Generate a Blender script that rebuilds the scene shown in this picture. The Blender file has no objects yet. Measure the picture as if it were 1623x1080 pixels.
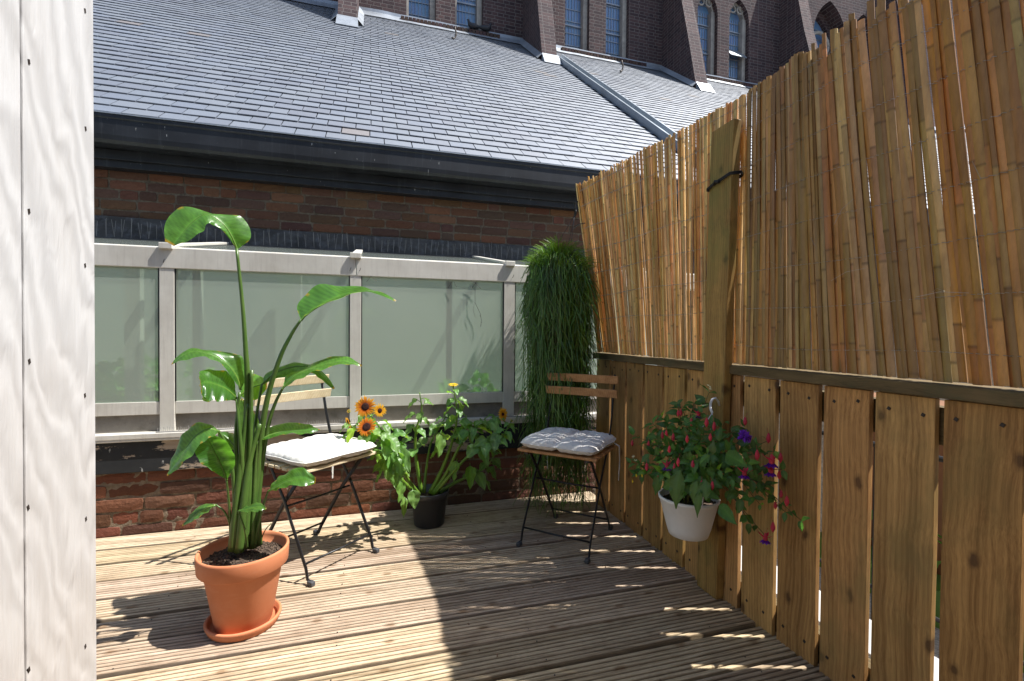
import bpy, bmesh, math, random
from math import sin, cos, pi, radians, sqrt
from mathutils import Vector, Matrix, noise
random.seed(11)
S = bpy.context.scene
V = Vector

# ------------------------------------------------------------------ camera
F, YAW, PIT, ROL = 752.99, .29118, -.015027, .0080035      # focal length in px of the 1623 px frame
fw = V((sin(YAW)*cos(PIT), cos(YAW)*cos(PIT), sin(PIT)))
r0 = V((cos(YAW), -sin(YAW), 0)); u0 = r0.cross(fw)
RT = cos(ROL)*r0 + sin(ROL)*u0; UP = -sin(ROL)*r0 + cos(ROL)*u0
CAM = V((0, 0, 1.0))
cd = bpy.data.cameras.new('camera'); co = bpy.data.objects.new('camera', cd)
S.collection.objects.link(co); S.camera = co
cd.sensor_width = 36; cd.lens = F*36/1623; cd.clip_start = .02; cd.clip_end = 300
m3 = Matrix((RT, UP, -fw)).transposed()
co.matrix_world = Matrix.Translation(CAM) @ m3.to_4x4()

# ------------------------------------------------------------------ light
SUN_AZ = V((cos(.300), -sin(.300)))          # towards the sun, on the ground plane
SUN_EL = radians(59.5)
sunv = V((SUN_AZ.x*cos(SUN_EL), SUN_AZ.y*cos(SUN_EL), sin(SUN_EL)))
ld = bpy.data.lights.new('sun', 'SUN'); ld.energy = 5.0; ld.angle = radians(.53); ld.color = (1, .975, .93)
lo = bpy.data.objects.new('sun', ld); S.collection.objects.link(lo)
lo.rotation_euler = sunv.to_track_quat('Z', 'Y').to_euler()
w = bpy.data.worlds.new("World"); S.world = w; w.use_nodes = True
nt = w.node_tree; bg = nt.nodes['Background']
sky = nt.nodes.new('ShaderNodeTexSky'); sky.sky_type = 'NISHITA'; sky.sun_disc = False
sky.sun_elevation = SUN_EL; sky.sun_rotation = math.atan2(SUN_AZ.x, SUN_AZ.y)
nt.links.new(sky.outputs[0], bg.inputs[0]); bg.inputs[1].default_value = .098
S.view_settings.view_transform = 'Standard'; S.view_settings.look = 'None'
S.view_settings.gamma = 1; S.view_settings.exposure = .9
S.cycles.max_bounces = 8; S.cycles.transparent_max_bounces = 12

def at(px, py, ax, val):
    """the point of the plane ax = val that the photograph shows at (px, py)"""
    d = RT*((px-811.5)/F) + UP*(-(py-540)/F) + fw
    i = 'XYZ'.index(ax); t = (val-CAM[i])/d[i]
    return CAM + d*t
def W(px, py, y): return at(px, py, 'Y', y)

# ------------------------------------------------------------------ mesh collecting
WORLD = {}
class MB:
    def __init__(s): s.v = []; s.f = []; s.c = []; s.m = []
    def add(s, vs, fs, col=(1, 1, 1), mi=0):
        n = len(s.v); s.v += [tuple(p) for p in vs]
        if isinstance(col, list): s.c += col
        else: s.c += [col]*len(vs)
        for f in fs: s.f.append(tuple(i+n for i in f)); s.m.append(mi)
    def box(s, a, b, col=(1, 1, 1), jit=0, mi=0):
        (x0, y0, z0), (x1, y1, z1) = a, b
        vs = [(x, y, z) for z in (z0, z1) for y in (y0, y1) for x in (x0, x1)]
        if jit: vs = [tuple(c+random.uniform(-jit, jit) for c in p) for p in vs]
        s.add(vs, [(0, 2, 3, 1), (4, 5, 7, 6), (0, 1, 5, 4), (2, 6, 7, 3), (0, 4, 6, 2), (1, 3, 7, 5)], col, mi)
    def obox(s, c, ax, ay, az, col=(1, 1, 1), mi=0):
        c = V(c); vs = [c+ax*i+ay*j+az*k for k in (-1, 1) for j in (-1, 1) for i in (-1, 1)]
        s.add(vs, [(0, 2, 3, 1), (4, 5, 7, 6), (0, 1, 5, 4), (2, 6, 7, 3), (0, 4, 6, 2), (1, 3, 7, 5)], col, mi)
    def tube(s, pts, r, n=6, col=(1, 1, 1), flat=1, ref=None, cap=True, mi=0):
        pts = [V(p) for p in pts]; k = len(pts); rs = r if isinstance(r, (list, tuple)) else [r]*k
        vs = []; a = None
        for i, p in enumerate(pts):
            t = (pts[min(i+1, k-1)]-pts[max(i-1, 0)])
            if t.length < 1e-9: t = V((0, 0, 1))
            t.normalize()
            if ref is not None: a = (V(ref) - t*V(ref).dot(t))
            elif a is None: a = t.orthogonal()
            else: a = a - t*a.dot(t)
            if a.length < 1e-6: a = t.orthogonal()
            a.normalize(); b = t.cross(a)
            for j in range(n):
                g = 2*pi*(j+.5)/n
                vs.append(p + a*(cos(g)*rs[i]) + b*(sin(g)*rs[i]*flat))
        fs = [(i*n+j, i*n+(j+1) % n, (i+1)*n+(j+1) % n, (i+1)*n+j) for i in range(k-1) for j in range(n)]
        if cap: fs += [tuple(range(n))[::-1], tuple((k-1)*n+j for j in range(n))]
        s.add(vs, fs, col, mi)
    def lathe(s, prof, c=(0, 0, 0), n=48, col=(1, 1, 1), closed=False, wob=0):
        vs = []; c = V(c)
        for (r, z) in prof:
            for j in range(n):
                g = 2*pi*j/n; q = r*(1+wob*sin(2*g+1))
                vs.append(c+V((q*cos(g), q*sin(g), z)))
        k = len(prof); fs = [(i*n+j, i*n+(j+1) % n, (i+1)*n+(j+1) % n, (i+1)*n+j) for i in range(k-1) for j in range(n)]
        if prof[0][0] > 1e-5 and not closed: fs.append(tuple(range(n))[::-1])
        if prof[-1][0] > 1e-5 and not closed: fs.append(tuple((k-1)*n+j for j in range(n)))
        s.add(vs, fs, col)
    def build(s, name, mats, parent=None, smooth=False, bevel=0, loc=None):
        me = bpy.data.meshes.new(name); off = V(loc) if loc is not None else V((0, 0, 0))
        if loc is not None: s.v = [tuple(V(p)-off) for p in s.v]
        me.from_pydata(s.v, [], s.f); me.update()
        ca = me.color_attributes.new('col', 'FLOAT_COLOR', 'POINT')
        ca.data.foreach_set('color', [x for c in s.c for x in (c[0], c[1], c[2], 1)])
        mats = mats if isinstance(mats, (list, tuple)) else [mats]
        for m in mats: me.materials.append(m)
        if len(mats) > 1: me.polygons.foreach_set('material_index', s.m)
        if smooth: me.polygons.foreach_set('use_smooth', [True]*len(me.polygons))
        o = bpy.data.objects.new(name, me); S.collection.objects.link(o); o.location = off
        if parent is not None:
            o.parent = parent
            o.location = off - WORLD.get(parent.name, V((0, 0, 0)))
        WORLD[o.name] = off
        if bevel:
            b = o.modifiers.new('bevel', 'BEVEL'); b.width = bevel; b.segments = 2; b.limit_method = 'ANGLE'; b.angle_limit = radians(40)
        return o

def tag(o, label=None, cat=None, group=None, kind=None):
    if label: o['label'] = label
    if cat: o['category'] = cat
    if group: o['group'] = group
    if kind: o['kind'] = kind
    return o
def thing(name, label, cat, loc=(0, 0, 0), group=None):
    o = bpy.data.objects.new(name, None); S.collection.objects.link(o); o.location = loc; o.empty_display_size = .1; WORLD[o.name] = V(loc)
    return tag(o, label, cat, group)

# ------------------------------------------------------------------ materials
class N:
    """tiny node graph writer"""
    def __init__(s, name):
        s.m = bpy.data.materials.new(name); s.m.use_nodes = True; s.t = s.m.node_tree
        s.t.nodes.clear(); s.out = s.t.nodes.new('ShaderNodeOutputMaterial')
    def n(s, typ, props=None, **ins):
        nd = s.t.nodes.new('ShaderNode'+typ)
        for k, v in (props or {}).items(): setattr(nd, k, v)
        for k, v in ins.items():
            k = k.replace('_', ' ')
            sock = nd.inputs[int(k[1:])] if k[0] == 'i' and k[1:].isdigit() else nd.inputs[k]
            s.set(sock, v)
        return nd
    def set(s, sock, v):
        if isinstance(v, bpy.types.Node): s.t.links.new(v.outputs[0], sock)
        elif isinstance(v, bpy.types.NodeSocket): s.t.links.new(v, sock)
        else:
            try: sock.default_value = v
            except Exception: sock.default_value = tuple(v)+(1,)
    def math(s, op, a, b=0., c=False):
        nd = s.n('Math', {'operation': op, 'use_clamp': c}); s.set(nd.inputs[0], a); s.set(nd.inputs[1], b); return nd
    def mix(s, f, a, b, mode='MIX'):
        nd = s.t.nodes.new('ShaderNodeMix'); nd.data_type = 'RGBA'; nd.blend_type = mode
        s.set(nd.inputs[0], f)
        for i, v in ((6, a), (7, b)):
            if isinstance(v, tuple) and len(v) == 3: v = v+(1,)
            s.set(nd.inputs[i], v)
        return nd.outputs[2]
    def ramp(s, f, stops, interp='LINEAR'):
        nd = s.t.nodes.new('ShaderNodeValToRGB'); s.set(nd.inputs[0], f); cr = nd.color_ramp; cr.interpolation = interp
        while len(cr.elements) < len(stops): cr.elements.new(.5)
        for e, (p, c) in zip(cr.elements, stops):
            e.position = p; e.color = (c, c, c, 1) if isinstance(c, (int, float)) else tuple(c)+(1,)
        return nd
    def pos(s, scale=(1, 1, 1), rnd=False, rot=(0, 0, 0)):
        tc = s.t.nodes.new('ShaderNodeTexCoord')
        mp = s.n('Mapping'); s.set(mp.inputs[0], tc.outputs['Object']); mp.inputs['Scale'].default_value = scale; mp.inputs['Rotation'].default_value = rot
        if rnd:
            oi = s.t.nodes.new('ShaderNodeObjectInfo'); k = s.math('MULTIPLY', oi.outputs['Random'], 57.)
            cb = s.n('CombineXYZ'); s.set(cb.inputs[0], k.outputs[0]); s.set(cb.inputs[1], k.outputs[0]); s.set(cb.inputs[2], k.outputs[0])
            s.set(mp.inputs['Location'], cb)
        return mp
    def noise(s, vec, scale, detail=4, rough=.55, dist=0, col=False):
        nd = s.n('TexNoise', None, Vector=vec, Scale=scale, Detail=detail, Roughness=rough, Distortion=dist)
        return nd.outputs[1] if col else nd.outputs[0]
    def attr(s): return s.n('Attribute', {'attribute_name': 'col'}).outputs[0]
    def bump(s, h, strength=.3, dist=.01, nrm=None):
        nd = s.n('Bump', None, Strength=strength, Distance=dist, Height=h)
        if nrm is not None: s.set(nd.inputs['Normal'], nrm)
        return nd
    def bsdf(s, **k):
        nd = s.n('BsdfPrincipled', None, **k); return nd
    def done(s, sh): s.t.links.new(sh.outputs[0] if isinstance(sh, bpy.types.Node) else sh, s.out.inputs[0]); return s.m

def plain(name, col, rough=.6, metal=0., var=.12, nscale=6, bump=.05, spec=.5, bscale=60, dirt=None, dirt_amt=.35):
    g = N(name); p = g.pos()
    n1 = g.noise(p, nscale, 6, .6)
    c = g.mix(g.ramp(n1, [(.3, 0.), (.7, 1.)]), tuple(x*(1-var) for x in col), tuple(min(1, x*(1+var)) for x in col))
    if dirt:
        n2 = g.noise(p, nscale*2.3, 8, .7); c = g.mix(g.math('MULTIPLY', g.ramp(n2, [(.48, 0.), (.68, 1.)]), dirt_amt), c, dirt)
    b = g.bump(g.noise(p, bscale, 4), bump, .004)
    rr = g.math('ADD', g.math('MULTIPLY', n1, .2), rough-.1)
    return g.done(g.bsdf(Base_Color=c, Roughness=rr, Metallic=metal, Normal=b, Specular_IOR_Level=spec))

def wood(name, c1, c2, axis='X', fine=90, rough=.65, knots=True, dirt=(.12, .10, .07), dirt_amt=.3, green=None, useattr=False, bump=.35, knotc=(.07, .03, .012)):
    g = N(name)
    sc = {'X': (.035, 1, 1), 'Y': (1, .035, 1), 'Z': (1, 1, .035)}[axis]
    p = g.pos(sc, rnd=True); p2 = g.pos(rnd=True)
    warp = g.noise(p2, 3.2, 2, .5, col=True)
    pv = g.n('VectorMath', {'operation': 'MULTIPLY_ADD'}); g.set(pv.inputs[0], warp); pv.inputs[1].default_value = (.05, .05, .05); g.set(pv.inputs[2], p)
    n1 = g.noise(pv, fine*.35, 3, .6); n2 = g.noise(pv, fine*5, 4, .7)
    rings = g.n('TexWave', {'wave_type': 'BANDS', 'bands_direction': 'Y' if axis != 'Y' else 'X'}, Vector=pv, Scale=fine*.34, Distortion=7., Detail=3., Detail_Scale=.5, Detail_Roughness=.6)
    f = g.math('ADD', g.math('MULTIPLY', n1, .55), g.math('MULTIPLY', rings.outputs[1], .08))
    f = g.math('ADD', f, g.math('MULTIPLY', n2, .42))
    c = g.mix(g.ramp(f, [(.40, 0.), (.68, 1.)]), c1, c2)
    if knots:
        kp = g.pos(rnd=True); sx = g.n('SeparateXYZ'); g.set(sx.inputs[0], kp); cb = g.n('CombineXYZ')
        u_, v_ = {'X': (0, 1), 'Y': (1, 0), 'Z': (2, 1)}[axis]
        g.set(cb.inputs[0], g.math('MULTIPLY', sx.outputs[u_], .55)); g.set(cb.inputs[1], sx.outputs[v_])
        kw = g.n('VectorMath', {'operation': 'MULTIPLY_ADD'}); g.set(kw.inputs[0], g.noise(kp, 40, 2, col=True)); kw.inputs[1].default_value = (.012, .012, 0); g.set(kw.inputs[2], cb)
        vo = g.n('TexVoronoi', {'voronoi_dimensions': '2D'}, Vector=kw, Scale=6.5, Randomness=1.)
        k = g.ramp(vo.outputs['Distance'], [(.035, 1.), (.06, .45), (.10, 0.)])
        c = g.mix(g.math('MULTIPLY', k, .8), c, knotc)
    if green:
        gn = g.noise(g.pos((1, 1, .6), rnd=True), 5, 4, .6)
        c = g.mix(g.math('MULTIPLY', g.ramp(gn, [(.52, 0.), (.7, 1.)]), .55), c, green)
    dn = g.noise(p2, 9, 8, .7)
    c = g.mix(g.math('MULTIPLY', g.ramp(dn, [(.5, 0.), (.72, 1.)]), dirt_amt), c, dirt)
    if useattr: c = g.mix(1., c, g.attr(), 'MULTIPLY')
    b = g.bump(f, bump, .0025)
    return g.done(g.bsdf(Base_Color=c, Roughness=rough, Normal=b, Specular_IOR_Level=.35))

def attrmat(name, rough=.7, spec=.35, nsc=40, amt=.35, bump=.3, bdist=.004, stretch=(1, 1, 1), metal=0., dark=(0, 0, 0), ior=1.45):
    """colour per piece from the mesh, broken up by noise"""
    g = N(name); p = g.pos(stretch)
    n1 = g.noise(p, nsc, 6, .65); n0 = g.noise(p, nsc*.13, 4, .6)
    f = g.math('ADD', g.math('MULTIPLY', g.ramp(n1, [(.3, 0.), (.75, 1.)]), .6), g.math('MULTIPLY', g.ramp(n0, [(.35, 0.), (.7, 1.)]), .4))
    c = g.mix(g.math('MULTIPLY', f, amt), g.attr(), dark)
    b = g.bump(n1, bump, bdist)
    return g.done(g.bsdf(Base_Color=c, Roughness=rough, Normal=b, Specular_IOR_Level=spec, Metallic=metal, IOR=ior))

def foliage(name, base, base2, rough=.42, trans=.32, tcol=(.25, .5, .04), veins=None, useattr=True, coat=0., spec=.5):
    g = N(name); p = g.pos()
    n1 = g.noise(p, 7, 3, .6)
    c = g.mix(g.ramp(n1, [(.35, 0.), (.65, 1.)]), base, base2)
    if useattr: c = g.mix(1., c, g.attr(), 'MULTIPLY')
    nb = g.noise(p, 55, 3)
    b = g.bump(nb, .25, .004)
    pr = g.bsdf(Base_Color=c, Roughness=rough, Normal=b, Coat_Weight=coat, Coat_Roughness=.18, Specular_IOR_Level=spec)
    tc = g.mix(1., tcol, g.attr(), 'MULTIPLY') if useattr else tcol
    tr = g.n('BsdfTranslucent', None, Normal=b); g.set(tr.inputs[0], tc if not isinstance(tc, tuple) else tc+(1,))
    mx = g.n('MixShader'); mx.inputs[0].default_value = trans
    g.t.links.new(pr.outputs[0], mx.inputs[1]); g.t.links.new(tr.outputs[0], mx.inputs[2])
    return g.done(mx)

def church_brick():
    g = N('church_brick'); tc = g.n('TexCoord'); gm = g.n('NewGeometry')
    sp = g.n('SeparateXYZ'); g.set(sp.inputs[0], tc.outputs['Object'])
    sn = g.n('SeparateXYZ'); g.set(sn.inputs[0], gm.outputs['Normal'])
    side = g.math('GREATER_THAN', g.math('ABSOLUTE', sn.outputs[0]), .6)
    hx = g.n('Mix'); g.set(hx.inputs[0], side); g.set(hx.inputs[2], sp.outputs[0]); g.set(hx.inputs[3], sp.outputs[1])
    cb = g.n('CombineXYZ'); g.set(cb.inputs[0], hx.outputs[0]); g.set(cb.inputs[1], sp.outputs[2])
    wv = g.n('VectorMath', {'operation': 'MULTIPLY_ADD'}); g.set(wv.inputs[0], g.noise(cb, 9, 3, col=True)); wv.inputs[1].default_value = (.008, .008, 0); g.set(wv.inputs[2], cb)
    br = g.n('TexBrick', {'offset': .5, 'squash': .55, 'squash_frequency': 2}, Vector=wv, Scale=1., Mortar_Size=.0055, Mortar_Smooth=.15, Bias=-.1, Brick_Width=.2, Row_Height=.0625)
    br.inputs['Color1'].default_value = (.055, .034, .038, 1); br.inputs['Color2'].default_value = (.115, .066, .064, 1)
    br.inputs['Mortar'].default_value = (.20, .175, .165, 1)
    n1 = g.noise(cb, 1.2, 6, .65); n2 = g.noise(cb, 26, 6, .7)
    c = g.mix(g.math('MULTIPLY', g.ramp(n1, [(.4, 0.), (.7, 1.)]), .45), br.outputs[0], (.05, .04, .045))
    c = g.mix(g.math('MULTIPLY', g.ramp(n2, [(.45, 0.), (.75, 1.)]), .5), c, (.06, .045, .04))
    h = g.math('SUBTRACT', g.math('MULTIPLY', n2, .5), br.outputs[1])
    return g.done(g.bsdf(Base_Color=c, Roughness=.85, Normal=g.bump(h, .7, .01), Specular_IOR_Level=.25))

def painted_timber_black():
    g = N('peeling_black_paint'); p = g.pos((.25, 1, 1))
    n1 = g.noise(p, 14, 9, .72); n2 = g.noise(g.pos(), 3, 3, .5)
    f = g.math('ADD', n1, g.math('MULTIPLY', g.math('SUBTRACT', n2, .5), .55))
    peel = g.ramp(f, [(.555, 0.), (.575, 1.)])
    wd = g.mix(g.noise(g.pos((.1, 1, 1)), 120, 3), (.30, .21, .13), (.5, .42, .33))
    c = g.mix(peel, g.mix(g.noise(g.pos(), 20, 6), (.014, .015, .016), (.035, .037, .038)), wd)
    wh = g.ramp(g.noise(g.pos((1, 1, .5)), 38, 3, .5), [(.70, 0.), (.73, 1.)])
    c = g.mix(g.math('MULTIPLY', wh, .6), c, (.5, .5, .47))
    return g.done(g.bsdf(Base_Color=c, Roughness=.7, Specular_IOR_Level=.3, Normal=g.bump(g.math('SUBTRACT', g.math('MULTIPLY', n1, .6), peel), .5, .004)))

def black_gutter():
    g = N('black_gutter_paint'); p = g.pos((1, 1, 1)); ps = g.pos((6, 1, .35))
    n1 = g.noise(p, 4, 6, .6); n2 = g.noise(ps, 9, 7, .75); n3 = g.noise(g.pos((4, 1, .8)), 30, 3, .5)
    c = g.mix(g.ramp(n1, [(.35, 0.), (.7, 1.)]), (.006, .0065, .008), (.022, .024, .029))
    c = g.mix(g.math('MULTIPLY', g.ramp(n2, [(.56, 0.), (.8, 1.)]), .35), c, (.16, .17, .18))
    c = g.mix(g.ramp(n3, [(.735, 0.), (.76, 1.)]), c, (.6, .6, .57))
    return g.done(g.bsdf(Base_Color=c, Roughness=.5, Normal=g.bump(n2, .15, .004)))

def aluminium():
    g = N('weathered_aluminium'); p = g.pos((1, 1, 1)); st = g.pos((8, 1, .5))
    n1 = g.noise(p, 5, 6, .65); n2 = g.noise(st, 8, 6, .7); n3 = g.noise(g.pos((1, 1, 1)), 60, 3)
    c = g.mix(g.ramp(n1, [(.3, 0.), (.7, 1.)]), (.56, .53, .465), (.71, .685, .615))
    c = g.mix(g.math('MULTIPLY', g.ramp(n2, [(.5, 0.), (.75, 1.)]), .35), c, (.36, .32, .28))
    return g.done(g.bsdf(Base_Color=c, Roughness=.5, Metallic=.15, Normal=g.bump(n3, .06, .003)))

def frosted_glass():
    g = N('frosted_green_glass'); p = g.pos()
    n1 = g.noise(p, 1.1, 3, .5); n2 = g.noise(p, 90, 2)
    c = g.mix(g.ramp(n1, [(.3, 0.), (.7, 1.)]), (.44, .485, .42), (.53, .57, .50))
    sp = g.ramp(g.noise(p, 34, 2, .4), [(.76, 0.), (.78, 1.)]); c = g.mix(g.math('MULTIPLY', sp, .5), c, (.5, .55, .5))
    pr = g.bsdf(Base_Color=c, Roughness=.07, Normal=g.bump(n2, .015, .002), Specular_IOR_Level=.6)
    tr = g.n('BsdfTransparent'); tr.inputs[0].default_value = (.87, .93, .87, 1)
    mx = g.n('MixShader'); mx.inputs[0].default_value = .57
    g.t.links.new(pr.outputs[0], mx.inputs[1]); g.t.links.new(tr.outputs[0], mx.inputs[2])
    return g.done(mx)

def church_glass():
    g = N('church_leaded_glass'); p = g.pos((7, 1, 4))
    vo = g.n('TexVoronoi', None, Vector=p, Scale=1.4, Randomness=.3)
    c = g.mix(g.noise(g.pos(), 2.5, 4), (.09, .18, .36), (.20, .34, .55))
    c = g.mix(.10, c, vo.outputs['Color'], 'SOFT_LIGHT')
    return g.done(g.bsdf(Base_Color=c, Roughness=.3, Specular_IOR_Level=.7, Normal=g.bump(g.noise(g.pos(), 14, 3), .3, .02)))

def whitewash():
    g = N('white_washed_plank'); p = g.pos((1, 1, 1))
    st = g.n('VectorMath', {'operation': 'MULTIPLY_ADD'}); g.set(st.inputs[0], g.noise(g.pos((1, 3, 1.3)), 2.2, 3, col=True)); st.inputs[1].default_value = (0, .11, .25)
    g.set(st.inputs[2], g.pos((1, 1, .28), rot=(radians(-62), 0, 0)))
    wv = g.n('TexWave', {'bands_direction': 'Y'}, Vector=st, Scale=13., Distortion=3.5, Detail=3., Detail_Scale=1.6)
    fine = g.noise(g.pos((1, 1, .06)), 260, 4, .7)
    n1 = g.noise(p, 4, 6, .65); n2 = g.noise(g.pos((1, 1, .3)), 11, 6, .7)
    c = g.mix(g.math('MULTIPLY', wv.outputs[1], .45), (.60, .605, .615), (.30, .30, .31))
    c = g.mix(g.math('MULTIPLY', fine, .45), c, (.44, .41, .37))
    sx = g.n('SeparateXYZ'); g.set(sx.inputs[0], g.n('TexCoord').outputs['Object'])
    low = g.math('MULTIPLY', g.ramp(g.math('SUBTRACT', g.math('ADD', .95, g.math('MULTIPLY', n1, .35)), sx.outputs[2]), [(.05, 0.), (.55, 1.)]), .55)
    c = g.mix(low, c, g.mix(g.noise(g.pos((1, 1, .08)), 120, 4), (.36, .28, .21), (.56, .52, .49)))
    c = g.mix(g.math('MULTIPLY', g.ramp(n2, [(.5, 0.), (.75, 1.)]), .28), c, (.42, .39, .36))
    h = g.math('ADD', g.math('MULTIPLY', wv.outputs[1], .6), g.math('MULTIPLY', fine, .35))
    return g.done(g.bsdf(Base_Color=c, Roughness=.75, Normal=g.bump(h, .4, .006), Specular_IOR_Level=.2))

def terracotta():
    g = N('terracotta'); p = g.pos(); n1 = g.noise(p, 6, 6, .6); n2 = g.noise(p, 160, 3)
    c = g.mix(g.ramp(n1, [(.3, 0.), (.75, 1.)]), (.52, .175, .075), (.60, .235, .115))
    c = g.mix(g.math('MULTIPLY', g.ramp(g.noise(g.pos((1, 1, 3)), 13, 6, .7), [(.5, 0.), (.8, 1.)]), .3), c, (.62, .32, .2))
    return g.done(g.bsdf(Base_Color=c, Roughness=.72, Normal=g.bump(n2, .12, .002), Specular_IOR_Level=.35))

def soilmat():
    g = N('potting_soil'); p = g.pos(); n1 = g.noise(p, 90, 6, .75)
    c = g.mix(g.ramp(n1, [(.4, 0.), (.7, 1.)]), (.035, .02, .014), (.22, .15, .10))
    return g.done(g.bsdf(Base_Color=c, Roughness=.95, Normal=g.bump(n1, 1., .01)))

def fabric():
    g = N('white_cotton'); p = g.pos()
    wv = g.n('TexWave', {'bands_direction': 'X'}, Vector=p, Scale=260.); wz = g.n('TexWave', {'bands_direction': 'Y'}, Vector=p, Scale=260.)
    n1 = g.noise(g.pos((1, 1, 1)), 16, 4, .6); n2 = g.noise(g.pos((1, .5, 1)), 45, 4, .6)
    c = g.mix(n1, (.66, .63, .59), (.74, .72, .69))
    h = g.math('ADD', g.math('MULTIPLY', g.math('ADD', wv.outputs[1], wz.outputs[1]), .05), g.math('ADD', n2, n1))
    return g.done(g.bsdf(Base_Color=c, Roughness=.9, Normal=g.bump(h, .35, .008), Specular_IOR_Level=.15, Sheen_Weight=.15))

M = {}
M['deck'] = wood('deck_timber', (.27, .192, .118), (.64, .515, .365), 'X', 80, .7, True, (.22, .155, .10), .5, useattr=True, bump=.4, knotc=(.2, .12, .06))
M['fence'] = wood('fence_timber', (.27, .135, .040), (.64, .37, .13), 'Z', 70, .62, True, (.16, .10, .05), .2, green=(.24, .18, .06), useattr=True)
M['plank'] = wood('treated_plank', (.21, .12, .034), (.47, .29, .095), 'Z', 80, .6, True, (.12, .10, .04), .4, green=(.17, .19, .05), useattr=True)
M['rail'] = wood('mossy_rail', (.07, .05, .02), (.18, .125, .055), 'Y', 80, .75, False, (.07, .08, .04), .6, useattr=True)
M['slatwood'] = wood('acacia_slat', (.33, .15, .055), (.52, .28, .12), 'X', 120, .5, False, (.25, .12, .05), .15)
def bamboo_mat():
    g = N('split_bamboo'); p = g.pos((1, 1, .3))
    n1 = g.noise(p, 70, 6, .65); n0 = g.noise(p, 14, 4, .6); n2 = g.noise(g.pos((1, 1, .05)), 420, 3, .6)
    f = g.math('ADD', g.math('MULTIPLY', g.ramp(n1, [(.42, 0.), (.68, 1.)]), .4), g.math('MULTIPLY', g.ramp(n0, [(.42, 0.), (.66, 1.)]), .45))
    c = g.mix(g.math('MULTIPLY', f, .66), g.attr(), (.15, .065, .018))
    c = g.mix(g.math('MULTIPLY', n2, .35), c, g.mix(1., c, (1.5, 1.35, 1.1), 'MULTIPLY'))
    b = g.bump(g.math('ADD', n1, n2), .3, .0015)
    pr = g.bsdf(Base_Color=c, Roughness=.42, Normal=b, Specular_IOR_Level=.45)
    tr = g.n('BsdfTranslucent', None, Normal=b); g.set(tr.inputs[0], g.mix(1., c, (1., .90, .66), 'MULTIPLY'))
    mx = g.n('MixShader'); mx.inputs[0].default_value = .17
    g.t.links.new(pr.outputs[0], mx.inputs[1]); g.t.links.new(tr.outputs[0], mx.inputs[2]); return g.done(mx)
M['bamboo'] = bamboo_mat()
M['brick'] = attrmat('old_red_brick', .9, .2, 55, .5, .9, .006, dark=(.06, .03, .02))
M['mortar'] = plain('lime_mortar', (.215, .165, .115), .95, 0, .35, 30, .9, .1, 120, (.12, .09, .07), .7)
M['mortar2'] = plain('sooty_mortar', (.17, .14, .105), .95, 0, .3, 30, .9, .1, 120, (.05, .04, .035), .7)
M['church'] = church_brick()
M['stone'] = plain('pale_stone', (.40, .37, .33), .85, 0, .2, 6, .3, .2, 60, (.2, .18, .16), .5)
M['slate'] = attrmat('roof_slate', .56, .5, 24, .20, .3, .006, (1, 1, 1), dark=(.02, .025, .035), ior=2.3)
M['lead'] = plain('lead_flashing', (.30, .33, .37), .42, .35, .25, 3, .25, .5, 14, (.5, .52, .55), .3)
M['apron'] = plain('dirty_lead', (.06, .058, .056), .78, .0, .45, 9, .4, .4, 30, (.16, .17, .19), .5)
M['zinc'] = plain('zinc_strip', (.30, .34, .38), .38, .5, .2, 3, .1, .5, 14)
M['gutter'] = black_gutter()
M['black'] = painted_timber_black()
M['alu'] = aluminium()
M['panel'] = plain('grimy_panel', (.20, .18, .155), .7, 0, .25, 7, .2, .3, 60, (.08, .07, .05), .5)
M['glass'] = frosted_glass()
M['cglass'] = church_glass()
g = N('clear_glass'); pr = g.bsdf(Base_Color=(.7, .75, .72, 1), Roughness=.1); tr = g.n('BsdfTransparent'); tr.inputs[0].default_value = (.9, .95, .9, 1); mx = g.n('MixShader'); mx.inputs[0].default_value = .85
g.t.links.new(pr.outputs[0], mx.inputs[1]); g.t.links.new(tr.outputs[0], mx.inputs[2]); M['clearglass'] = g.done(mx)
M['white'] = whitewash()
M['brownstrip'] = plain('brown_strip', (.12, .065, .055), .6)
M['terra'] = terracotta()
M['soil'] = soilmat()
M['fabric'] = fabric()
M['steel'] = plain('black_steel', (.022, .022, .024), .38, .3, .3, 30, .1)
M['rubber'] = plain('grey_foot_cap', (.06, .062, .068), .45)
M['blackpot'] = plain('black_plastic', (.04, .041, .046), .38, 0, .1, 12, .05)
M['whitepot'] = plain('white_plastic', (.78, .77, .75), .38, 0, .04, 8, .02, .5, 60, (.5, .47, .42), .15)
M['hook'] = plain('white_hook_plastic', (.72, .71, .70), .4, 0, .05)
M['cord'] = plain('black_cord', (.01, .01, .011), .6)
M['wire'] = plain('tie_wire', (.50, .45, .36), .45, .7, .2)
M['spike'] = plain('spike_wire', (.30, .29, .28), .4, .3, .1)
M['screw'] = plain('rusty_screw', (.04, .03, .025), .6, .3)
M['strel'] = foliage('glossy_leaf', (.038, .105, .022), (.058, .15, .03), .30, .38, (.32, .66, .05), coat=.3)
M['stalk'] = foliage('green_stalk', (.045, .105, .018), (.085, .15, .03), .34, .04)
M['sunleaf'] = foliage('sunflower_leaf', (.09, .20, .045), (.16, .29, .075), .42, .38, (.36, .64, .07))
M['fuleaf'] = foliage('fuchsia_leaf', (.045, .12, .022), (.09, .185, .038), .42, .3, (.18, .42, .05))
M['rhip'] = foliage('hanging_stem', (.055, .12, .014), (.115, .205, .03), .28, .15, (.2, .45, .05))
M['petal'] = foliage('petal', (1, 1, 1), (.9, .9, .9), .55, .4, (1, .9, .8), spec=.2)
M['disc'] = plain('flower_disc', (.035, .012, .01), .9, 0, .5, 200, 1., .2, 300)
M['pigeon'] = plain('dark_plumage', (.022, .024, .03), .5)
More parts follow.
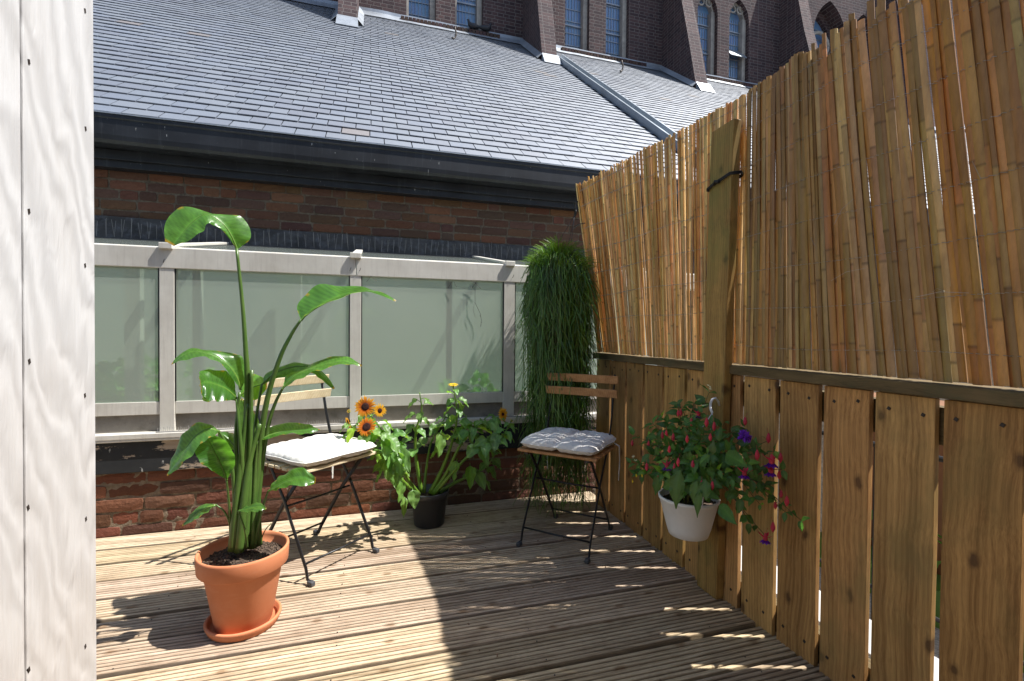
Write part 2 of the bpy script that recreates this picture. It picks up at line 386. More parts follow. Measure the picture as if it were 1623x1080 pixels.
M['dark'] = plain('dark_void', (.02, .02, .02), .9)
M['interior'] = plain('interior_plaster', (.50, .53, .49), .8, 0, .1, 2)
M['brickplain'] = plain('render', (.30, .27, .23), .9, 0, .2, 3, .2)
M['gravel'] = plain('pale_gravel', (.46, .43, .39), .95, 0, .5, 90, 1., .2, 200, (.2, .19, .17), .6)
M['concrete'] = plain('pale_concrete', (.50, .49, .47), .8, 0, .15, 5, .2)
M['brownwood'] = plain('brown_stained_board', (.22, .10, .045), .6)
M['asph'] = plain('courtyard_paving', (.16, .15, .14), .9, 0, .2, 3)

def jcol(c, a=.15, b=None):
    k = 1+random.uniform(-a, a); b = a*.35 if b is None else b
    return tuple(max(0, x*k*(1+random.uniform(-b, b))) for x in c)

# ================================================================== the setting
g = MB(); g.box((-60, -60, -3.3), (80, 80, -3.2)); tag(g.build('ground', M['asph']), kind='structure')

# ---- grooved deck
def deck():
    mb = MB(); pitch = .1585; bw = .150; x0, x1, nx = -2.4, 1.345, 30
    nr = 8; y = 2.738; k = 0
    while y > -.45:
        bq = bw-random.choice([.001, .002, .003, .005, .008]); ya = y-bq; rp = bq/nr; prof = []
        for i in range(nr):
            a = ya+i*rp
            prof += [(a+.0020, -.0085), (a+.0034, -.0014), (a+.0048, 0), (a+rp-.0040, 0), (a+rp-.0026, -.0014), (a+rp-.0012, -.0085)]
        prof = [(ya, -.026), (ya, -.003)] + prof + [(y, -.003), (y, -.026)]
        kc = random.uniform(.86, 1.1); tone = (kc, kc*random.uniform(.96, 1.02), kc*random.uniform(.88, 1.04))
        ph = random.uniform(0, 9); dz = random.uniform(-.0012, .0012); dy = random.uniform(-.0012, .0012)
        vs = []; cs = []
        for i in range(nx+1):
            X = x0+(x1-x0)*i/nx
            wv = .0012*sin(X*2.1+ph)+.0006*sin(X*7+ph*2)+dy
            for (py, pz) in prof:
                n = noise.noise(V((X*3, py*40, k*3.1)))*.0005
                vs.append((X, py+wv+n, pz+dz+n*.7+.0008*sin(X*1.7+ph)))
                cs.append(tuple(t*(.10 if pz < -.003 else 1.) for t in tone))     # groove floors and lower board sides darker than the ridges
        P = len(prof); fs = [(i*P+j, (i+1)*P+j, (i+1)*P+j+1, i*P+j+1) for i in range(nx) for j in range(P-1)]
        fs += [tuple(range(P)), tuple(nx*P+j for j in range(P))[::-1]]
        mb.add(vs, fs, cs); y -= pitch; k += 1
    # screws
    o = mb.build('deck', M['deck']); tag(o, kind='structure')
    s = MB(); y = 2.738; 
    while y > -.4:
        for X in (-1.35, -.72, -.1, .52, 1.12):
            for q in (.03, .12):
                a = random.uniform(-.004, .004)
                s.lathe([(.0001, .0004), (.0022, .0003), (.0028, -.001)], (X+a, y-q, .0003), 8, (1, 1, 1))
        y -= pitch
    so = s.build('deck_screw_heads', M['screw'], o); tag(so, kind='structure')
    j = MB(); j.box((-2.4, -.5, -.09), (1.3, 2.73, -.045)); tag(j.build('under_deck_shade', M['dark']), kind='structure')  # near-black sheet below the boards, shade of the gaps put into its colour
deck()

# ---- brick wall builder: every brick has its own slight offset and colour
def bricks(mb, x0, x1, z0, z1, Y, bl=.208, rh=.067, mj=.010, cols=None, dep=.05, header=.25):
    z = z0; row = 0
    while z < z1-.02:
        x = x0-random.uniform(0, .2)
        while x < x1:
            L = (bl if random.random() > header else .098)*random.uniform(.94, 1.04)
            a, b = max(x, x0), min(x+L, x1)
            if b-a > .03:
                top = min(z+rh-mj, z1); c = jcol(random.choice(cols), .22, .1)
                # a brick front as a 5 x 3 patch with worn edges
                nx, nz = 5, 3; y = Y+random.uniform(-.003, .004); vs = []
                jz = random.uniform(-.0025, .0025)
                for k in range(nz+1):
                    for i in range(nx+1):
                        fx, fz = i/nx, k/nz; e = 1 if (i in (0, nx) or k in (0, nz)) else 0
                        X = a+(b-a)*fx+random.uniform(-.0013, .0013); Z = z+(top-z)*fz+jz+random.uniform(-.0012, .0012)
                        if (i in (0, nx)) and (k in (0, nz)): X += (.003 if i == 0 else -.003); Z += (.003 if k == 0 else -.003)
                        vs.append((X, y+e*.0025+random.uniform(-.001, .001), Z))
                R = nx+1; fs = [(k*R+i, k*R+i+1, (k+1)*R+i+1, (k+1)*R+i) for k in range(nz) for i in range(nx)]
                ring = [i for i in range(R)]+[k*R+nx for k in range(1, nz+1)]+[nz*R+i for i in range(nx-1, -1, -1)]+[k*R for k in range(nz-1, 0, -1)]
                base = len(vs)
                for i in ring: vs.append((vs[i][0], Y+dep, vs[i][2]))
                for q in range(len(ring)):
                    q2 = (q+1) % len(ring); fs.append((ring[q2], ring[q], base+q, base+q2))
                mb.add(vs, fs, c)
            x += L+mj
        z += rh; row += 1

# ---- annex: lower brick wall that carries the glazed lean-to
YW = 2.741
lw = thing('brick_wall', 'low red brick wall with a peeling black timber beam on top', 'wall', (0, YW, 0))
mb = MB(); bricks(mb, -2.4, 2.2, -.012, .309, YW, cols=[(.19, .078, .045), (.21, .088, .05), (.15, .062, .04), (.18, .085, .052), (.125, .06, .042)])
mb.build('brickwork', M['brick'], lw)
mb = MB()
vs = []; nx, nz = 180, 20
for k in range(nz+1):
    for i in range(nx+1):
        X = -2.4+4.6*i/nx; Z = -.05+.37*k/nz
        vs.append((X, YW+.006+noise.noise(V((X*30, Z*30, 1)))*.005, Z))
mb.add(vs, [(k*(nx+1)+i, k*(nx+1)+i+1, (k+1)*(nx+1)+i+1, (k+1)*(nx+1)+i) for k in range(nz) for i in range(nx)])
mb.box((-2.4, YW+.02, -.3), (2.2, YW+.2, .32)); mb.build('mortar', M['mortar'], lw)
mb = MB(); mb.box((-2.4, YW-.018, .309), (2.2, YW+.12, .462)); mb.build('timber_beam', M['black'], lw, bevel=.004)
mb = MB(); mb.box((-2.4, YW-.036, .474), (2.2, YW+.12, .500)); mb.box((-2.4, YW-.034, .462), (2.2, YW+.1, .474), mi=0)
mb.build('sill', M['alu'], lw, bevel=.003)

# ---- glazed lean-to
lt = thing('glazed_lean_to', 'pale metal framed lean-to with frosted green panes above the brick wall', 'lean-to', (0, YW, .5))
mul = [(-1.90, -1.84), (-.994, -.930), (-.104, -.046), (.771, .838), (1.655, 1.715)]
SL = .19
mb = MB()
segs = [(-2.4, -.074), (-.071, 2.2)]
for a, b in segs:
    # fascia with a sloping top
    vs = [(a, YW, 1.308), (b, YW, 1.308), (b, YW, 1.410), (a, YW, 1.410), (a, YW+.10, 1.308), (b, YW+.10, 1.308), (b, YW+.10, 1.410+.10*SL), (a, YW+.10, 1.410+.10*SL)]
    mb.add(vs, [(0, 1, 2, 3), (4, 7, 6, 5), (3, 2, 6, 7), (0, 4, 5, 1), (0, 3, 7, 4), (1, 5, 6, 2)])
mb.build('top_rail', M['alu'], lt, bevel=.003)
for a, b in mul:
    mb = MB(); mb.box((a, YW+.003, .5005), (b, YW+.06, 1.3075)); mb.build('mullion', M['alu'], lt, bevel=.002)
for i in range(len(mul)-1):
    a, b = mul[i][1], mul[i+1][0]
    mb = MB(); mb.box((a+.001, YW+.008, .585), (b-.001, YW+.05, .648)); mb.build('bottom_rail', M['alu'], lt, bevel=.002)
    mb = MB(); mb.box((a+.001, YW+.022, .5005), (b-.001, YW+.05, .5845)); mb.build('kick_panel', M['panel'], lt)
    mb = MB(); mb.box((a+.0005, YW+.006, .6485), (a+.006, YW+.0098, 1.3075)); mb.build('glazing_gasket', M['cord'], lt)
    mb = MB(); mb.box((b-.006, YW+.006, .6485), (b-.0005, YW+.0098, 1.3075)); mb.build('glazing_gasket', M['cord'], lt)
    mb = MB(); mb.box((a+.001, YW+.010, .6485), (b-.001, YW+.015, 1.3075)); mb.build('pane', M['glass'], lt)
# sloping glass roof, its bars and end caps
def rz(y): return 1.412+(y-YW)*SL
mb = MB(); y0, y1 = YW+.1, 3.76
mb.add([(-2.4, y0, rz(y0)), (2.2, y0, rz(y0)), (2.2, y1, rz(y1)), (-2.4, y1, rz(y1)), (-2.4, y0, rz(y0)-.006), (2.2, y0, rz(y0)-.006), (2.2, y1, rz(y1)-.006), (-2.4, y1, rz(y1)-.006)],
       [(0, 1, 2, 3), (4, 7, 6, 5), (0, 4, 5, 1), (3, 2, 6, 7), (0, 3, 7, 4), (1, 5, 6, 2)])
mb.build('roof_pane', M['clearglass'], lt)
for a, b in mul:
    c = (a+b)/2; mb = MB()
    for (h0, h1, hw) in ((.001, .016, .024),):
        mb.add([(c-hw, YW-.004, rz(YW-.004)+h0), (c+hw, YW-.004, rz(YW-.004)+h0), (c+hw, 3.74, rz(3.74)+h0), (c-hw, 3.74, rz(3.74)+h0),
                (c-hw, YW-.004, rz(YW-.004)+h1), (c+hw, YW-.004, rz(YW-.004)+h1), (c+hw, 3.74, rz(3.74)+h1), (c-hw, 3.74, rz(3.74)+h1)],
               [(0, 3, 2, 1), (4, 5, 6, 7), (0, 1, 5, 4), (3, 7, 6, 2), (0, 4, 7, 3), (1, 2, 6, 5)])
    mb.build('glazing_bar', M['alu'], lt, bevel=.002)
    mb = MB(); mb.box((c-.029, YW-.016, 1.402), (c+.029, YW+.02, 1.432)); mb.build('bar_cap', M['alu'], lt, bevel=.003)
for c in (-.975, -.105, -.055, .82):
    mb = MB(); p = V((c, YW-.001, 1.335)); mb.tube([p, p+V((.003, -.006, .004)), p+V((.007, -.007, .017))], .0014, 5); mb.build('screw', M['screw'], lt)
# inside, seen dimly through the frosted panes
mb = MB(); mb.box((-2.4, 3.3, .4), (2.2, 3.33, 1.49)); mb.box((-2.4, YW+.12, .40), (2.2, 3.3, .46)); mb.build('interior_wall', M['interior'], lt)
for c, hw, yy in ((-1.19, .035, 2.95), (-.87, .018, 2.86), (-.43, .022, 3.2), (.53, .02, 3.3)):
    mb = MB(); mb.box((c-hw, yy, .46), (c+hw, yy+.05, 1.42)); mb.build('interior_post', M['concrete'], lt)

# ---- plants pressed against the inside of the panes
def leaf(mb, base, d, n, L, Wd, col, fold=.25, droop=.3, kind='ovate', seg=5, curl=0.):
    """one leaf: base point, direction, up normal, length, width"""
    d = V(d).normalized(); n = (V(n)-d*V(n).dot(d))
    if n.length < 1e-3: n = d.orthogonal()
    n.normalize(); s = d.cross(n); vs = []; cs = []
    for i in range(seg+1):
        t = i/seg
        if kind == 'heart': wv = (sin(pi*min(1, t**.55)))**.8 if 0 < t < 1 else 0; wv = max(0, wv)
        elif kind == 'lance': wv = sin(pi*t**.9)**.9 if 0 < t < 1 else 0
        else: wv = sin(pi*t**.75) if 0 < t < 1 else 0
        c = V(base)+d*(L*t*(1-.15*droop*t))-n*(L*droop*t*t)
        e = s*(Wd*.5*wv); up = n*(Wd*.5*wv*fold)
        rip = n*(Wd*.06*sin(t*17+curl))
        dd = 1-.12*sin(pi*t)
        vs += [c-e+up+rip, c-e*.5+up*.35, c, c+e*.5+up*.35, c+e+up-rip]
        cs += [col, col, tuple(x*1.25 for x in col), col, col]
    fs = [(i*5+j, i*5+j+1, (i+1)*5+j+1, (i+1)*5+j) for i in range(seg) for j in range(4)]
    mb.add(vs, fs, cs)

def rv(a=1.): return V((random.uniform(-a, a), random.uniform(-a, a), random.uniform(-a, a)))

def indoor_plant(name, label, xa, xb, h, n):
    mb = MB()
    for i in range(n):
        x = random.uniform(xa, xb); z = .56+random.random()**1.3*(h+.02)
        y = YW+random.uniform(.27, .42)
        c = jcol((1.2, 1.3, 1.0), .35)
        leaf(mb, (x, y, z), (random.uniform(-1, 1), random.uniform(-.5, .3), random.uniform(-.5, .8)), (0, -1, .5), random.uniform(.045, .08), random.uniform(.04, .07), c)
    for i in range(n//5):
        x = random.uniform(xa, xb); mb.tube([(x, YW+.34, .46), (x+random.uniform(-.03, .03), YW+.34, .48+h)], .0025, 4)
    tag(mb.build(name, M['sunleaf']), label, 'plant', 'plants inside the glazed lean-to')
indoor_plant('indoor_plant', 'leafy green plant behind the leftmost frosted pane', -1.55, -1.06, .24, 190)
indoor_plant('indoor_plant', 'small bright plant behind the left corner of the second frosted pane', -.98, -.88, .24, 22)
indoor_plant('indoor_plant', 'pale plant behind the lower right of the third frosted pane', .45, .86, .12, 34)

# ---- dry vine twigs under the top rail
mb = MB()
def tw(pts, r=.0011): mb.tube([W(x, y, YW-.004) for x, y in pts], r, 4)
tw([(581, 447), (588, 438), (597, 447)]); tw([(710, 457), (718, 444), (724, 456)])
tw([(746, 445), (753, 448), (762, 458)]); tw([(748, 457), (756, 446)]); tw([(753, 447), (753, 480), (761, 497), (763, 508), (762, 518)])
tw([(752, 480), (750, 492), (753, 503)], .0006)
for x, y in ((761, 501), (763, 511), (762, 517)): mb.lathe([(.0001, -.003), (.003, 0), (.0001, .003)], W(x, y, YW-.004), 6)
tag(mb.build('dry_vine', M['screw']), 'thin dry vine tendrils hanging from the top rail over the third pane', 'vine')

# ---- bird spikes
def spikes(name, label, x0, x1, y, z, h, step, r, v=0, base=True):
    mb = MB(); x = x0
    while x < x1:
        hh = h*random.uniform(.75, 1.1)
        for s in ((-1, 1) if v else (0,)):
            a = V((x, y, z)); mb.tube([a, a+V((s*v*random.uniform(.3, 1)*hh+random.uniform(-.1, .1)*hh, random.uniform(-.3, .1)*hh, hh))], r, 4, cap=False)
        x += step*random.uniform(.85, 1.15)
    if base: mb.box((x0-.005, y-.008, z-.004), (x1+.005, y+.008, z))
    return tag(mb.build(name, M['spike']), label, 'bird spikes', 'bird spike strips')
spikes('bird_spikes', 'long thin wire bird spikes in front of the upper brick wall', -2.3, 1.6, 3.735, 1.608, .115, .048, .0008, .07, False)
spikes('bird_spikes', 'short white spike strip on the sill behind the tall potted plant', -.995, -.55, YW-.02, .5045, .022, .0085, .0009)
spikes('bird_spikes', 'short white spike strip on the sill behind the left chair', -.33, -.02, YW-.02, .5045, .022, .0085, .0009)
spikes('bird_spikes', 'short white spike strip on the sill below the right mullion', .72, .9, YW-.02, .5045, .02, .0085, .0009)

# ---- slate roofed annex
YB = 3.8; YG, ZG, RS = 3.58, 2.352, .815
an = thing('slate_roofed_annex', 'brick annex with a long slate roof and black gutter below the church', 'building', (0, YB, 0))
mb = MB(); bricks(mb, -3.0, 5.0, 1.742, 2.10, YB, cols=[(.15, .078, .05), (.175, .085, .052), (.115, .068, .05), (.13, .075, .055), (.19, .09, .055)])
mb.build('brickwork', M['brick'], an)
mb = MB(); mb.box((-3, YB+.007, -3.2), (9, YB+.25, 2.3)); mb.box((-3, 8.35, -3.2), (16, 8.4, 5.7)); mb.build('wall', M['mortar2'], an)
mb = MB(); mb.box((-3, YB-.075, 1.56), (9, YB, 1.600)); mb.build('abutment_trim', M['gutter'], an, bevel=.004)
# wavy lead apron
mb = MB(); vs = []; nx, nz = 160, 5
for k in range(nz+1):
    for i in range(nx+1):
        X = -3+12*i/nx; Z = 1.60+(.155)*k/nz + (.02 if (X > -1.03 and k == nz) else 0)*-1
        vs.append((X, YB-.05+.042*k/nz+noise.noise(V((X*7, Z*14, 2)))*.012, Z+noise.noise(V((X*5, 3, 2)))*.004))
mb.add(vs, [(k*(nx+1)+i, k*(nx+1)+i+1, (k+1)*(nx+1)+i+1, (k+1)*(nx+1)+i) for k in range(nz) for i in range(nx)])
mb.build('lead_apron', M['apron'], an, smooth=True)
mb = MB(); mb.box((-3, YB-.08, 2.058), (9, YB-.002, 2.17)); mb.box((-3, YB-.10, 2.105), (9, YB-.08, 2.17)); mb.build('fascia_board', M['gutter'], an, bevel=.003)
# gutter: a deep rounded trough front
mb = MB(); prof = [(YG+.16, 2.172), (YG+.05, 2.166), (YG+.018, 2.172), (YG+.004, 2.19), (YG, 2.22), (YG-.002, 2.318), (YG-.008, 2.324), (YG-.008, 2.345), (YG+.004, 2.348), (YG+.012, 2.33), (YG+.03, 2.25), (YG+.16, 2.25)]
vs = []; 
for i in range(41):
    X = -3.2+12.2*i/40
    for (a, b) in prof: vs.append((X, a, b+.003*sin(X*2.3)+noise.noise(V((X*2, 0, 0)))*.003))
P = len(prof); mb.add(vs, [(i*P+j, (i+1)*P+j, (i+1)*P+(j+1) % P, i*P+(j+1) % P) for i in range(40) for j in range(P)] + [tuple(range(P))[::-1], tuple(40*P+j for j in range(P))])
mb.build('gutter', M['gutter'], an)
mb = MB(); mb.box((-3.2, YG-.012, 2.3485), (9, YG+.004, 2.3545)); mb.build('gutter_lip', M['lead'], an)
mb = MB(); mb.box((-3.2, YG+.15, 2.16), (9, YB+.1, 2.20)); mb.build('soffit', M['gutter'], an)
# roof deck + slates
cs_, sn_ = 1/sqrt(1+RS*RS), RS/sqrt(1+RS*RS)
def roofp(x, u, h=0): return V((x, YG+.012+u*cs_-h*sn_, ZG+u*sn_+h*cs_))
UL = (8.62-YG)/cs_
mb = MB(); mb.obox(roofp(5, UL/2, -.04), V((9.4, 0, 0)), V((0, cs_, sn_))*(UL/2), V((0, -sn_, cs_))*.025); mb.build('roof_deck', M['dark'], an)
mb = MB(); ex = .138; sw = .2; row = 0; u = .0
while u < UL-.05:
    x = -3.3+(row % 2)*sw/2+random.uniform(-.006, .006)
    xmax = 9+u*1.1 if u < 3 else 14.0
    while x < xmax:
        if not (3.02 < x+.1 < 3.16):
            a = x+random.uniform(.0028, .004); b = x+sw-random.uniform(.0028, .004); us = u+random.uniform(-.003, .003)
            h0 = .0145+random.uniform(-.001, .002); h1 = .001+random.uniform(0, .001); tl = random.uniform(-.0012, .0012)
            top = u+ex*1.35
            k = random.uniform(.95, 1.05); c = random.choice([(.11, .135, .18), (.12, .145, .185), (.105, .125, .165), (.125, .148, .185)])
            if random.random() < .004: c = (.15, .135, .135)
            c = tuple(t*k for t in c)
            vs = [roofp(a, us, h0-.007+tl), roofp(b, us, h0-.007-tl), roofp(b, top, h1-.006), roofp(a, top, h1-.006), roofp(a, us, h0+tl), roofp(b, us, h0-tl), roofp(b, top, h1), roofp(a, top, h1)]
            mb.add(vs, [(0, 1, 5, 4), (4, 5, 6, 7), (0, 4, 7, 3), (1, 2, 6, 5)], c)
        x += sw
    u += ex; row += 1
mb.build('slates', M['slate'], an)
# the metal strip running down the slates
def upoint(y): return (y-YG)/cs_
mb = MB(); ua, ub = -.02, upoint(7.72)
for (xo, w_, h) in ((3.045, .016, .085), (3.155, .016, .10), (3.10, .05, .03)):
    mb.obox(roofp(xo, (ua+ub)/2, h/2+.008), V((w_, 0, 0)), V((0, cs_, sn_))*((ub-ua)/2), V((0, -sn_, cs_))*(h/2))
mb.build('roof_gutter_strip', M['zinc'], an, bevel=.004)
for (hx, hy) in ((719, 64), (984, 116)):
    t = None
    d = RT*((hx-811.5)/F) + UP*(-(hy-540)/F) + fw
    tt = (ZG-1+RS*(0-YG))/(d.z-RS*d.y); p = CAM+d*tt
    mb = MB(); mb.tube([p+V((-.03, -.03, .02)), p+V((0, 0, .02)), p+V((.03, 0, .06)), p+V((.045, 0, .13)), p+V((.02, 0, .19)), p+V((.03, .02, .23))], .014, 6); mb.build('roof_hook', M['screw'], an, smooth=True)

# ---- church
YC = 8.6
ch = thing('church', 'tall dark brick church with sloping buttresses and blue leaded windows', 'church', (0, YC, 0))
TOP = 13.0; ZS = 6.52
wins = [(.60, 1.11, 8.30), (1.46, 1.97, 8.30), (3.60, 4.11, 8.30), (4.47, 4.98, 8.30), (6.61, 7.12, 8.30), (7.43, 7.94, 8.30), (9.75, 10.75, 8.8), (11.0, 11.6, 8.7)]
def arch_pts(a, b, zt, n=10):
    """pointed arch from spring to spring, apex at zt"""
    r = (b-a)*.98; out = []; h = sqrt(max(0, r*r-(r-(b-a)/2)**2)); zs = zt-h
    for i in range(n+1):
        t = i/n; x = a+(b-a)/2*t; out.append((x, zs+sqrt(max(0, r*r-(a+r-x)**2))))
    return out + [(a+b-x, z) for x, z in out[-2::-1]], zs
mb = MB(); D = .45
xs = -9.0
for i, (a, b, zt) in enumerate(wins):
    mb.box((xs, YC, 5.0), (a, YC+D, TOP)); mb.box((a, YC, 5.0), (b, YC+D, ZS)); 
    pts, zs = arch_pts(a, b, zt)
    n = len(pts); vs = [(x, YC, z) for x, z in pts]+[(x, YC, TOP) for x, z in pts]+[(x, YC+D, z) for x, z in pts]
    fs = [(j, j+1, n+j+1, n+j) for j in range(n-1)]+[(j, 2*n+j, 2*n+j+1, j+1) for j in range(n-1)]
    mb.add(vs, fs); xs = b
mb.box((xs, YC, 5.0), (26, YC+D, TOP))
mb.build('wall', M['church'], ch)
for i, (a, b, zt) in enumerate(wins):
    win = MB(); fr = .045 if i < 6 else .16; yo = YC+.11 if i < 6 else YC+.3
    pts, zs = arch_pts(a, b, zt); pin, _ = arch_pts(a+fr, b-fr, zt-fr*1.2)
    # stone frame, stepped
    outl = [(a, ZS)]+pts+[(b, ZS)]; inl = [(a+fr, ZS+.02)]+pin+[(b-fr, ZS+.02)]; n = len(outl)
    vs = [(x, yo, z) for x, z in outl]+[(x, yo, z) for x, z in inl]+[(x, yo+.12, z) for x, z in inl]
    fs = [(j, j+1, n+j+1, n+j) for j in range(n-1)]+[(n+j, n+j+1, 2*n+j+1, 2*n+j) for j in range(n-1)]
    fs.append((0, n, 2*n-1, n-1))
    win.add(vs, fs); wo = win.build('window', M['stone'] if i < 6 else M['church'], ch)
    if i < 6:      # right-hand stone jamb is broader
        j2 = MB(); j2.box((b-fr-.045, yo-.02, ZS+.002), (b-.003, yo+.1, zs+.1)); j2.build('jamb', M['stone'], wo)
    gl = MB(); n = len(inl); gl.add([(x, yo+.10, z) for x, z in inl], [tuple(range(n))[::-1]]); gl.build('pane', M['cglass'], wo)
    cm = MB(); x = a+fr
    nb = 7
    for q in range(1, nb): 
        xx = a+fr+(b-a-2*fr)*q/nb; cm.box((xx-.004, yo+.085, ZS+.02), (xx+.004, yo+.094, zs+.12))
    z = ZS+.2
    while z < zt-.12: cm.box((a+fr, yo+.08, z-.006), (b-fr, yo+.092, z+.006)); z += .235
    z = ZS+.58
    while z < zt-.2: cm.box((a+fr, yo+.06, z-.012), (b-fr, yo+.09, z+.012)); z += .6
    cm.build('glazing_bars', M['lead'], wo)
    if i == 5:
        aw = MB(); aw.obox(((a+b)/2, yo-.02, 7.19), V(((b-a)/2-fr, 0, 0)), V((0, -.10, -.12)), V((0, -.006, .005))); aw.build('open_light', M['zinc'], wo)
    if i == 6:
        t = MB(); cx = (a+b)/2; ring = [V((cx+.28*cos(q*pi/12), yo-.02, 7.95+.28*sin(q*pi/12))) for q in range(25)]; t.tube(ring, .04, 6); t.build('tracery', M['stone'], wo, smooth=True)
    if i == 5 or i == 4:
        t = MB(); cx = (a+b)/2; ring = [V((cx-.1+.075*cos(q*pi/8), yo-.01, zt-.16+.075*sin(q*pi/8))) for q in range(17)]; t.tube(ring, .018, 6)
        ring = [V((cx+.1+.075*cos(q*pi/8), yo-.01, zt-.16+.075*sin(q*pi/8))) for q in range(17)]; t.tube(ring, .018, 6); t.build('tracery', M['stone'], wo, smooth=True)
# brick sills below each pair
for (a, b) in ((.50, 2.28), (3.50, 5.3), (6.5, 8.25), (9.6, 11.8)):
    mb = MB(); x = a
    while x < b:
        c = jcol((.075, .05, .045), .35)
        mb.add([(x, YC-.10, ZS-.13), (x+.056, YC-.10, ZS-.13), (x+.056, YC-.10, ZS-.045), (x, YC-.10, ZS-.045), (x, YC-.0005, ZS-.13), (x+.056, YC-.0005, ZS-.13), (x+.056, YC+.2, ZS+.015), (x, YC+.2, ZS+.015)],
               [(0, 1, 2, 3), (3, 2, 6, 7), (0, 3, 7, 4), (1, 5, 6, 2), (0, 4, 5, 1)], c); x += .066
    mb.build('brick_sill', M['brick'], ch)
# plinth soldier course
mb = MB(); x = -9
while x < 15:
    mb.box((x, YC-.012, 6.30), (x+.052, YC+.02, 6.53 if not any(a-.1 < x < b+.1 for a, b in ((.5, 2.28), (3.5, 5.3), (6.5, 8.25))) else 6.36), jcol((.13, .08, .065), .35)); x += .066
mb.build('soldier_course', M['brick'], ch)
def roofz(y): return ZG+(y-YG)*RS
for bx in (-3.47, -.465, 2.735, 5.755, 8.79, 11.9):
    w2 = .27; mb = MB(); yb = 7.49
    prof = [(yb, 4.6), (yb, roofz(yb)+.02), (yb+.28, 6.72), (yb+.48, 7.49), (yb+.63, 8.2), (YC+.02, 10.6), (YC+.02, 4.6)]
    n = len(prof); vs = [(bx, y, z) for y, z in prof]+[(bx+w2, y, z) for y, z in prof]
    mb.add(vs, [tuple(range(n)), tuple(n+j for j in range(n))[::-1]]+[(j, n+j, n+(j+1) % n, (j+1) % n) for j in range(n)])
    bo = mb.build('buttress', M['church'], ch)
    # lead skirt: front upstand and stepped side flashing
    fl = MB(); zf = roofz(yb)
    fl.add([(bx-.02, yb-.16, roofz(yb-.16)+.022), (bx+w2+.02, yb-.16, roofz(yb-.16)+.022), (bx+w2+.01, yb-.008, zf+.12), (bx-.01, yb-.008, zf+.12), (bx-.02, yb, zf-.05), (bx+w2+.02, yb, zf-.05)], [(0, 1, 2, 3), (0, 4, 5, 1), (0, 3, 4), (1, 5, 2)])
    for sx, q in ((bx, -1), (bx+w2, 1)):
        a, b = yb, YC
        fl.add([(sx+q*.006, a, roofz(a)+.11), (sx+q*.006, b, roofz(b)+.11), (sx+q*.09, b, roofz(b)+.024), (sx+q*.09, a, roofz(a)+.024)], [(0, 1, 2, 3) if q > 0 else (3, 2, 1, 0)])
    fl.build('flashing', M['lead'], bo)
mb = MB(); nx = 200; vs = []
for i in range(nx+1):
    X = -9+24*i/nx; n = noise.noise(V((X*3, 0, 0)))*.012
    vs += [(X, YC-.16, roofz(YC-.16)+.024+n*.3), (X, YC-.02, roofz(YC)+.05+n), (X, YC-.016, roofz(YC)+.105+n)]
mb.add(vs, [(i*3+j, (i+1)*3+j, (i+1)*3+j+1, i*3+j+1) for i in range(nx) for j in range(2)]); mb.build('wall_flashing', M['lead'], ch)

# ---- pigeons on the window sill
def pigeon(c, s, label):
    mb = MB(); c = V(c)
    bp = [(-.17, .01, .000), (-.13, .0, .012), (-.08, 0, .032), (-.02, 0, .052), (.04, .0, .058), (.08, .02, .046), (.098, .055, .028), (.106, .085, .026), (.118, .10, .018), (.135, .095, .004)]
    mb.tube([c+V((s*x, 0, z+.06)) for x, z, r in bp], [max(r, .002) for x, z, r in bp], 10, flat=.9)
    for q in (-.02, .02): mb.tube([c+V((s*.03, q, .02)), c+V((s*.035, q, -.012)), c+V((s*.055, q, -.012))], .005, 5)
    tag(mb.build('pigeon', M['pigeon'], smooth=True), label, 'bird', 'pigeons on the church sill')
pigeon((1.80, YC-.05, ZS-.015), -1, 'dark pigeon facing left on the brick sill under the church window')
pigeon((1.99, YC-.07, ZS-.02), 1, 'dark pigeon facing right with raised head on the church sill')

# ---- white washed plank wall on the left
A = .40
pw = thing('plank_wall', 'sunlit white washed plank wall in the left foreground', 'wall', (-A, .5, 0))
ye = at(151, 540, 'X', -A).y; yg1 = at(39.5, 540, 'X', -A).y; yg0 = at(36.0, 540, 'X', -A).y
for ya, yb in ((yg1, ye), (yg0-.17, yg0), (yg0-.345, yg0-.175)):
    mb = MB(); mb.box((-A-.02, ya, -.02), (-A, yb, 2.6)); mb.build('plank', M['white'], pw, bevel=.0015)
mb = MB(); mb.box((-A-.12, yg0-.5, -.02), (-A-.021, ye-.002, 2.6)); mb.build('core_panel', M['brownstrip'], pw)
for cx, ys in ((45, (-137, 98, 335, 573, 805, 1062)), (135, (17, 204, 421, 627, 823, 1025))):
    for y in ys:
        p = at(cx+random.uniform(-1, 1), y, 'X', -A); mb = MB()
        mb.obox(p, V((.0008, 0, 0)), V((0, .0016, .0007)), V((0, -.0006, .0028))); so = mb.build('screw', M['screw'], pw)

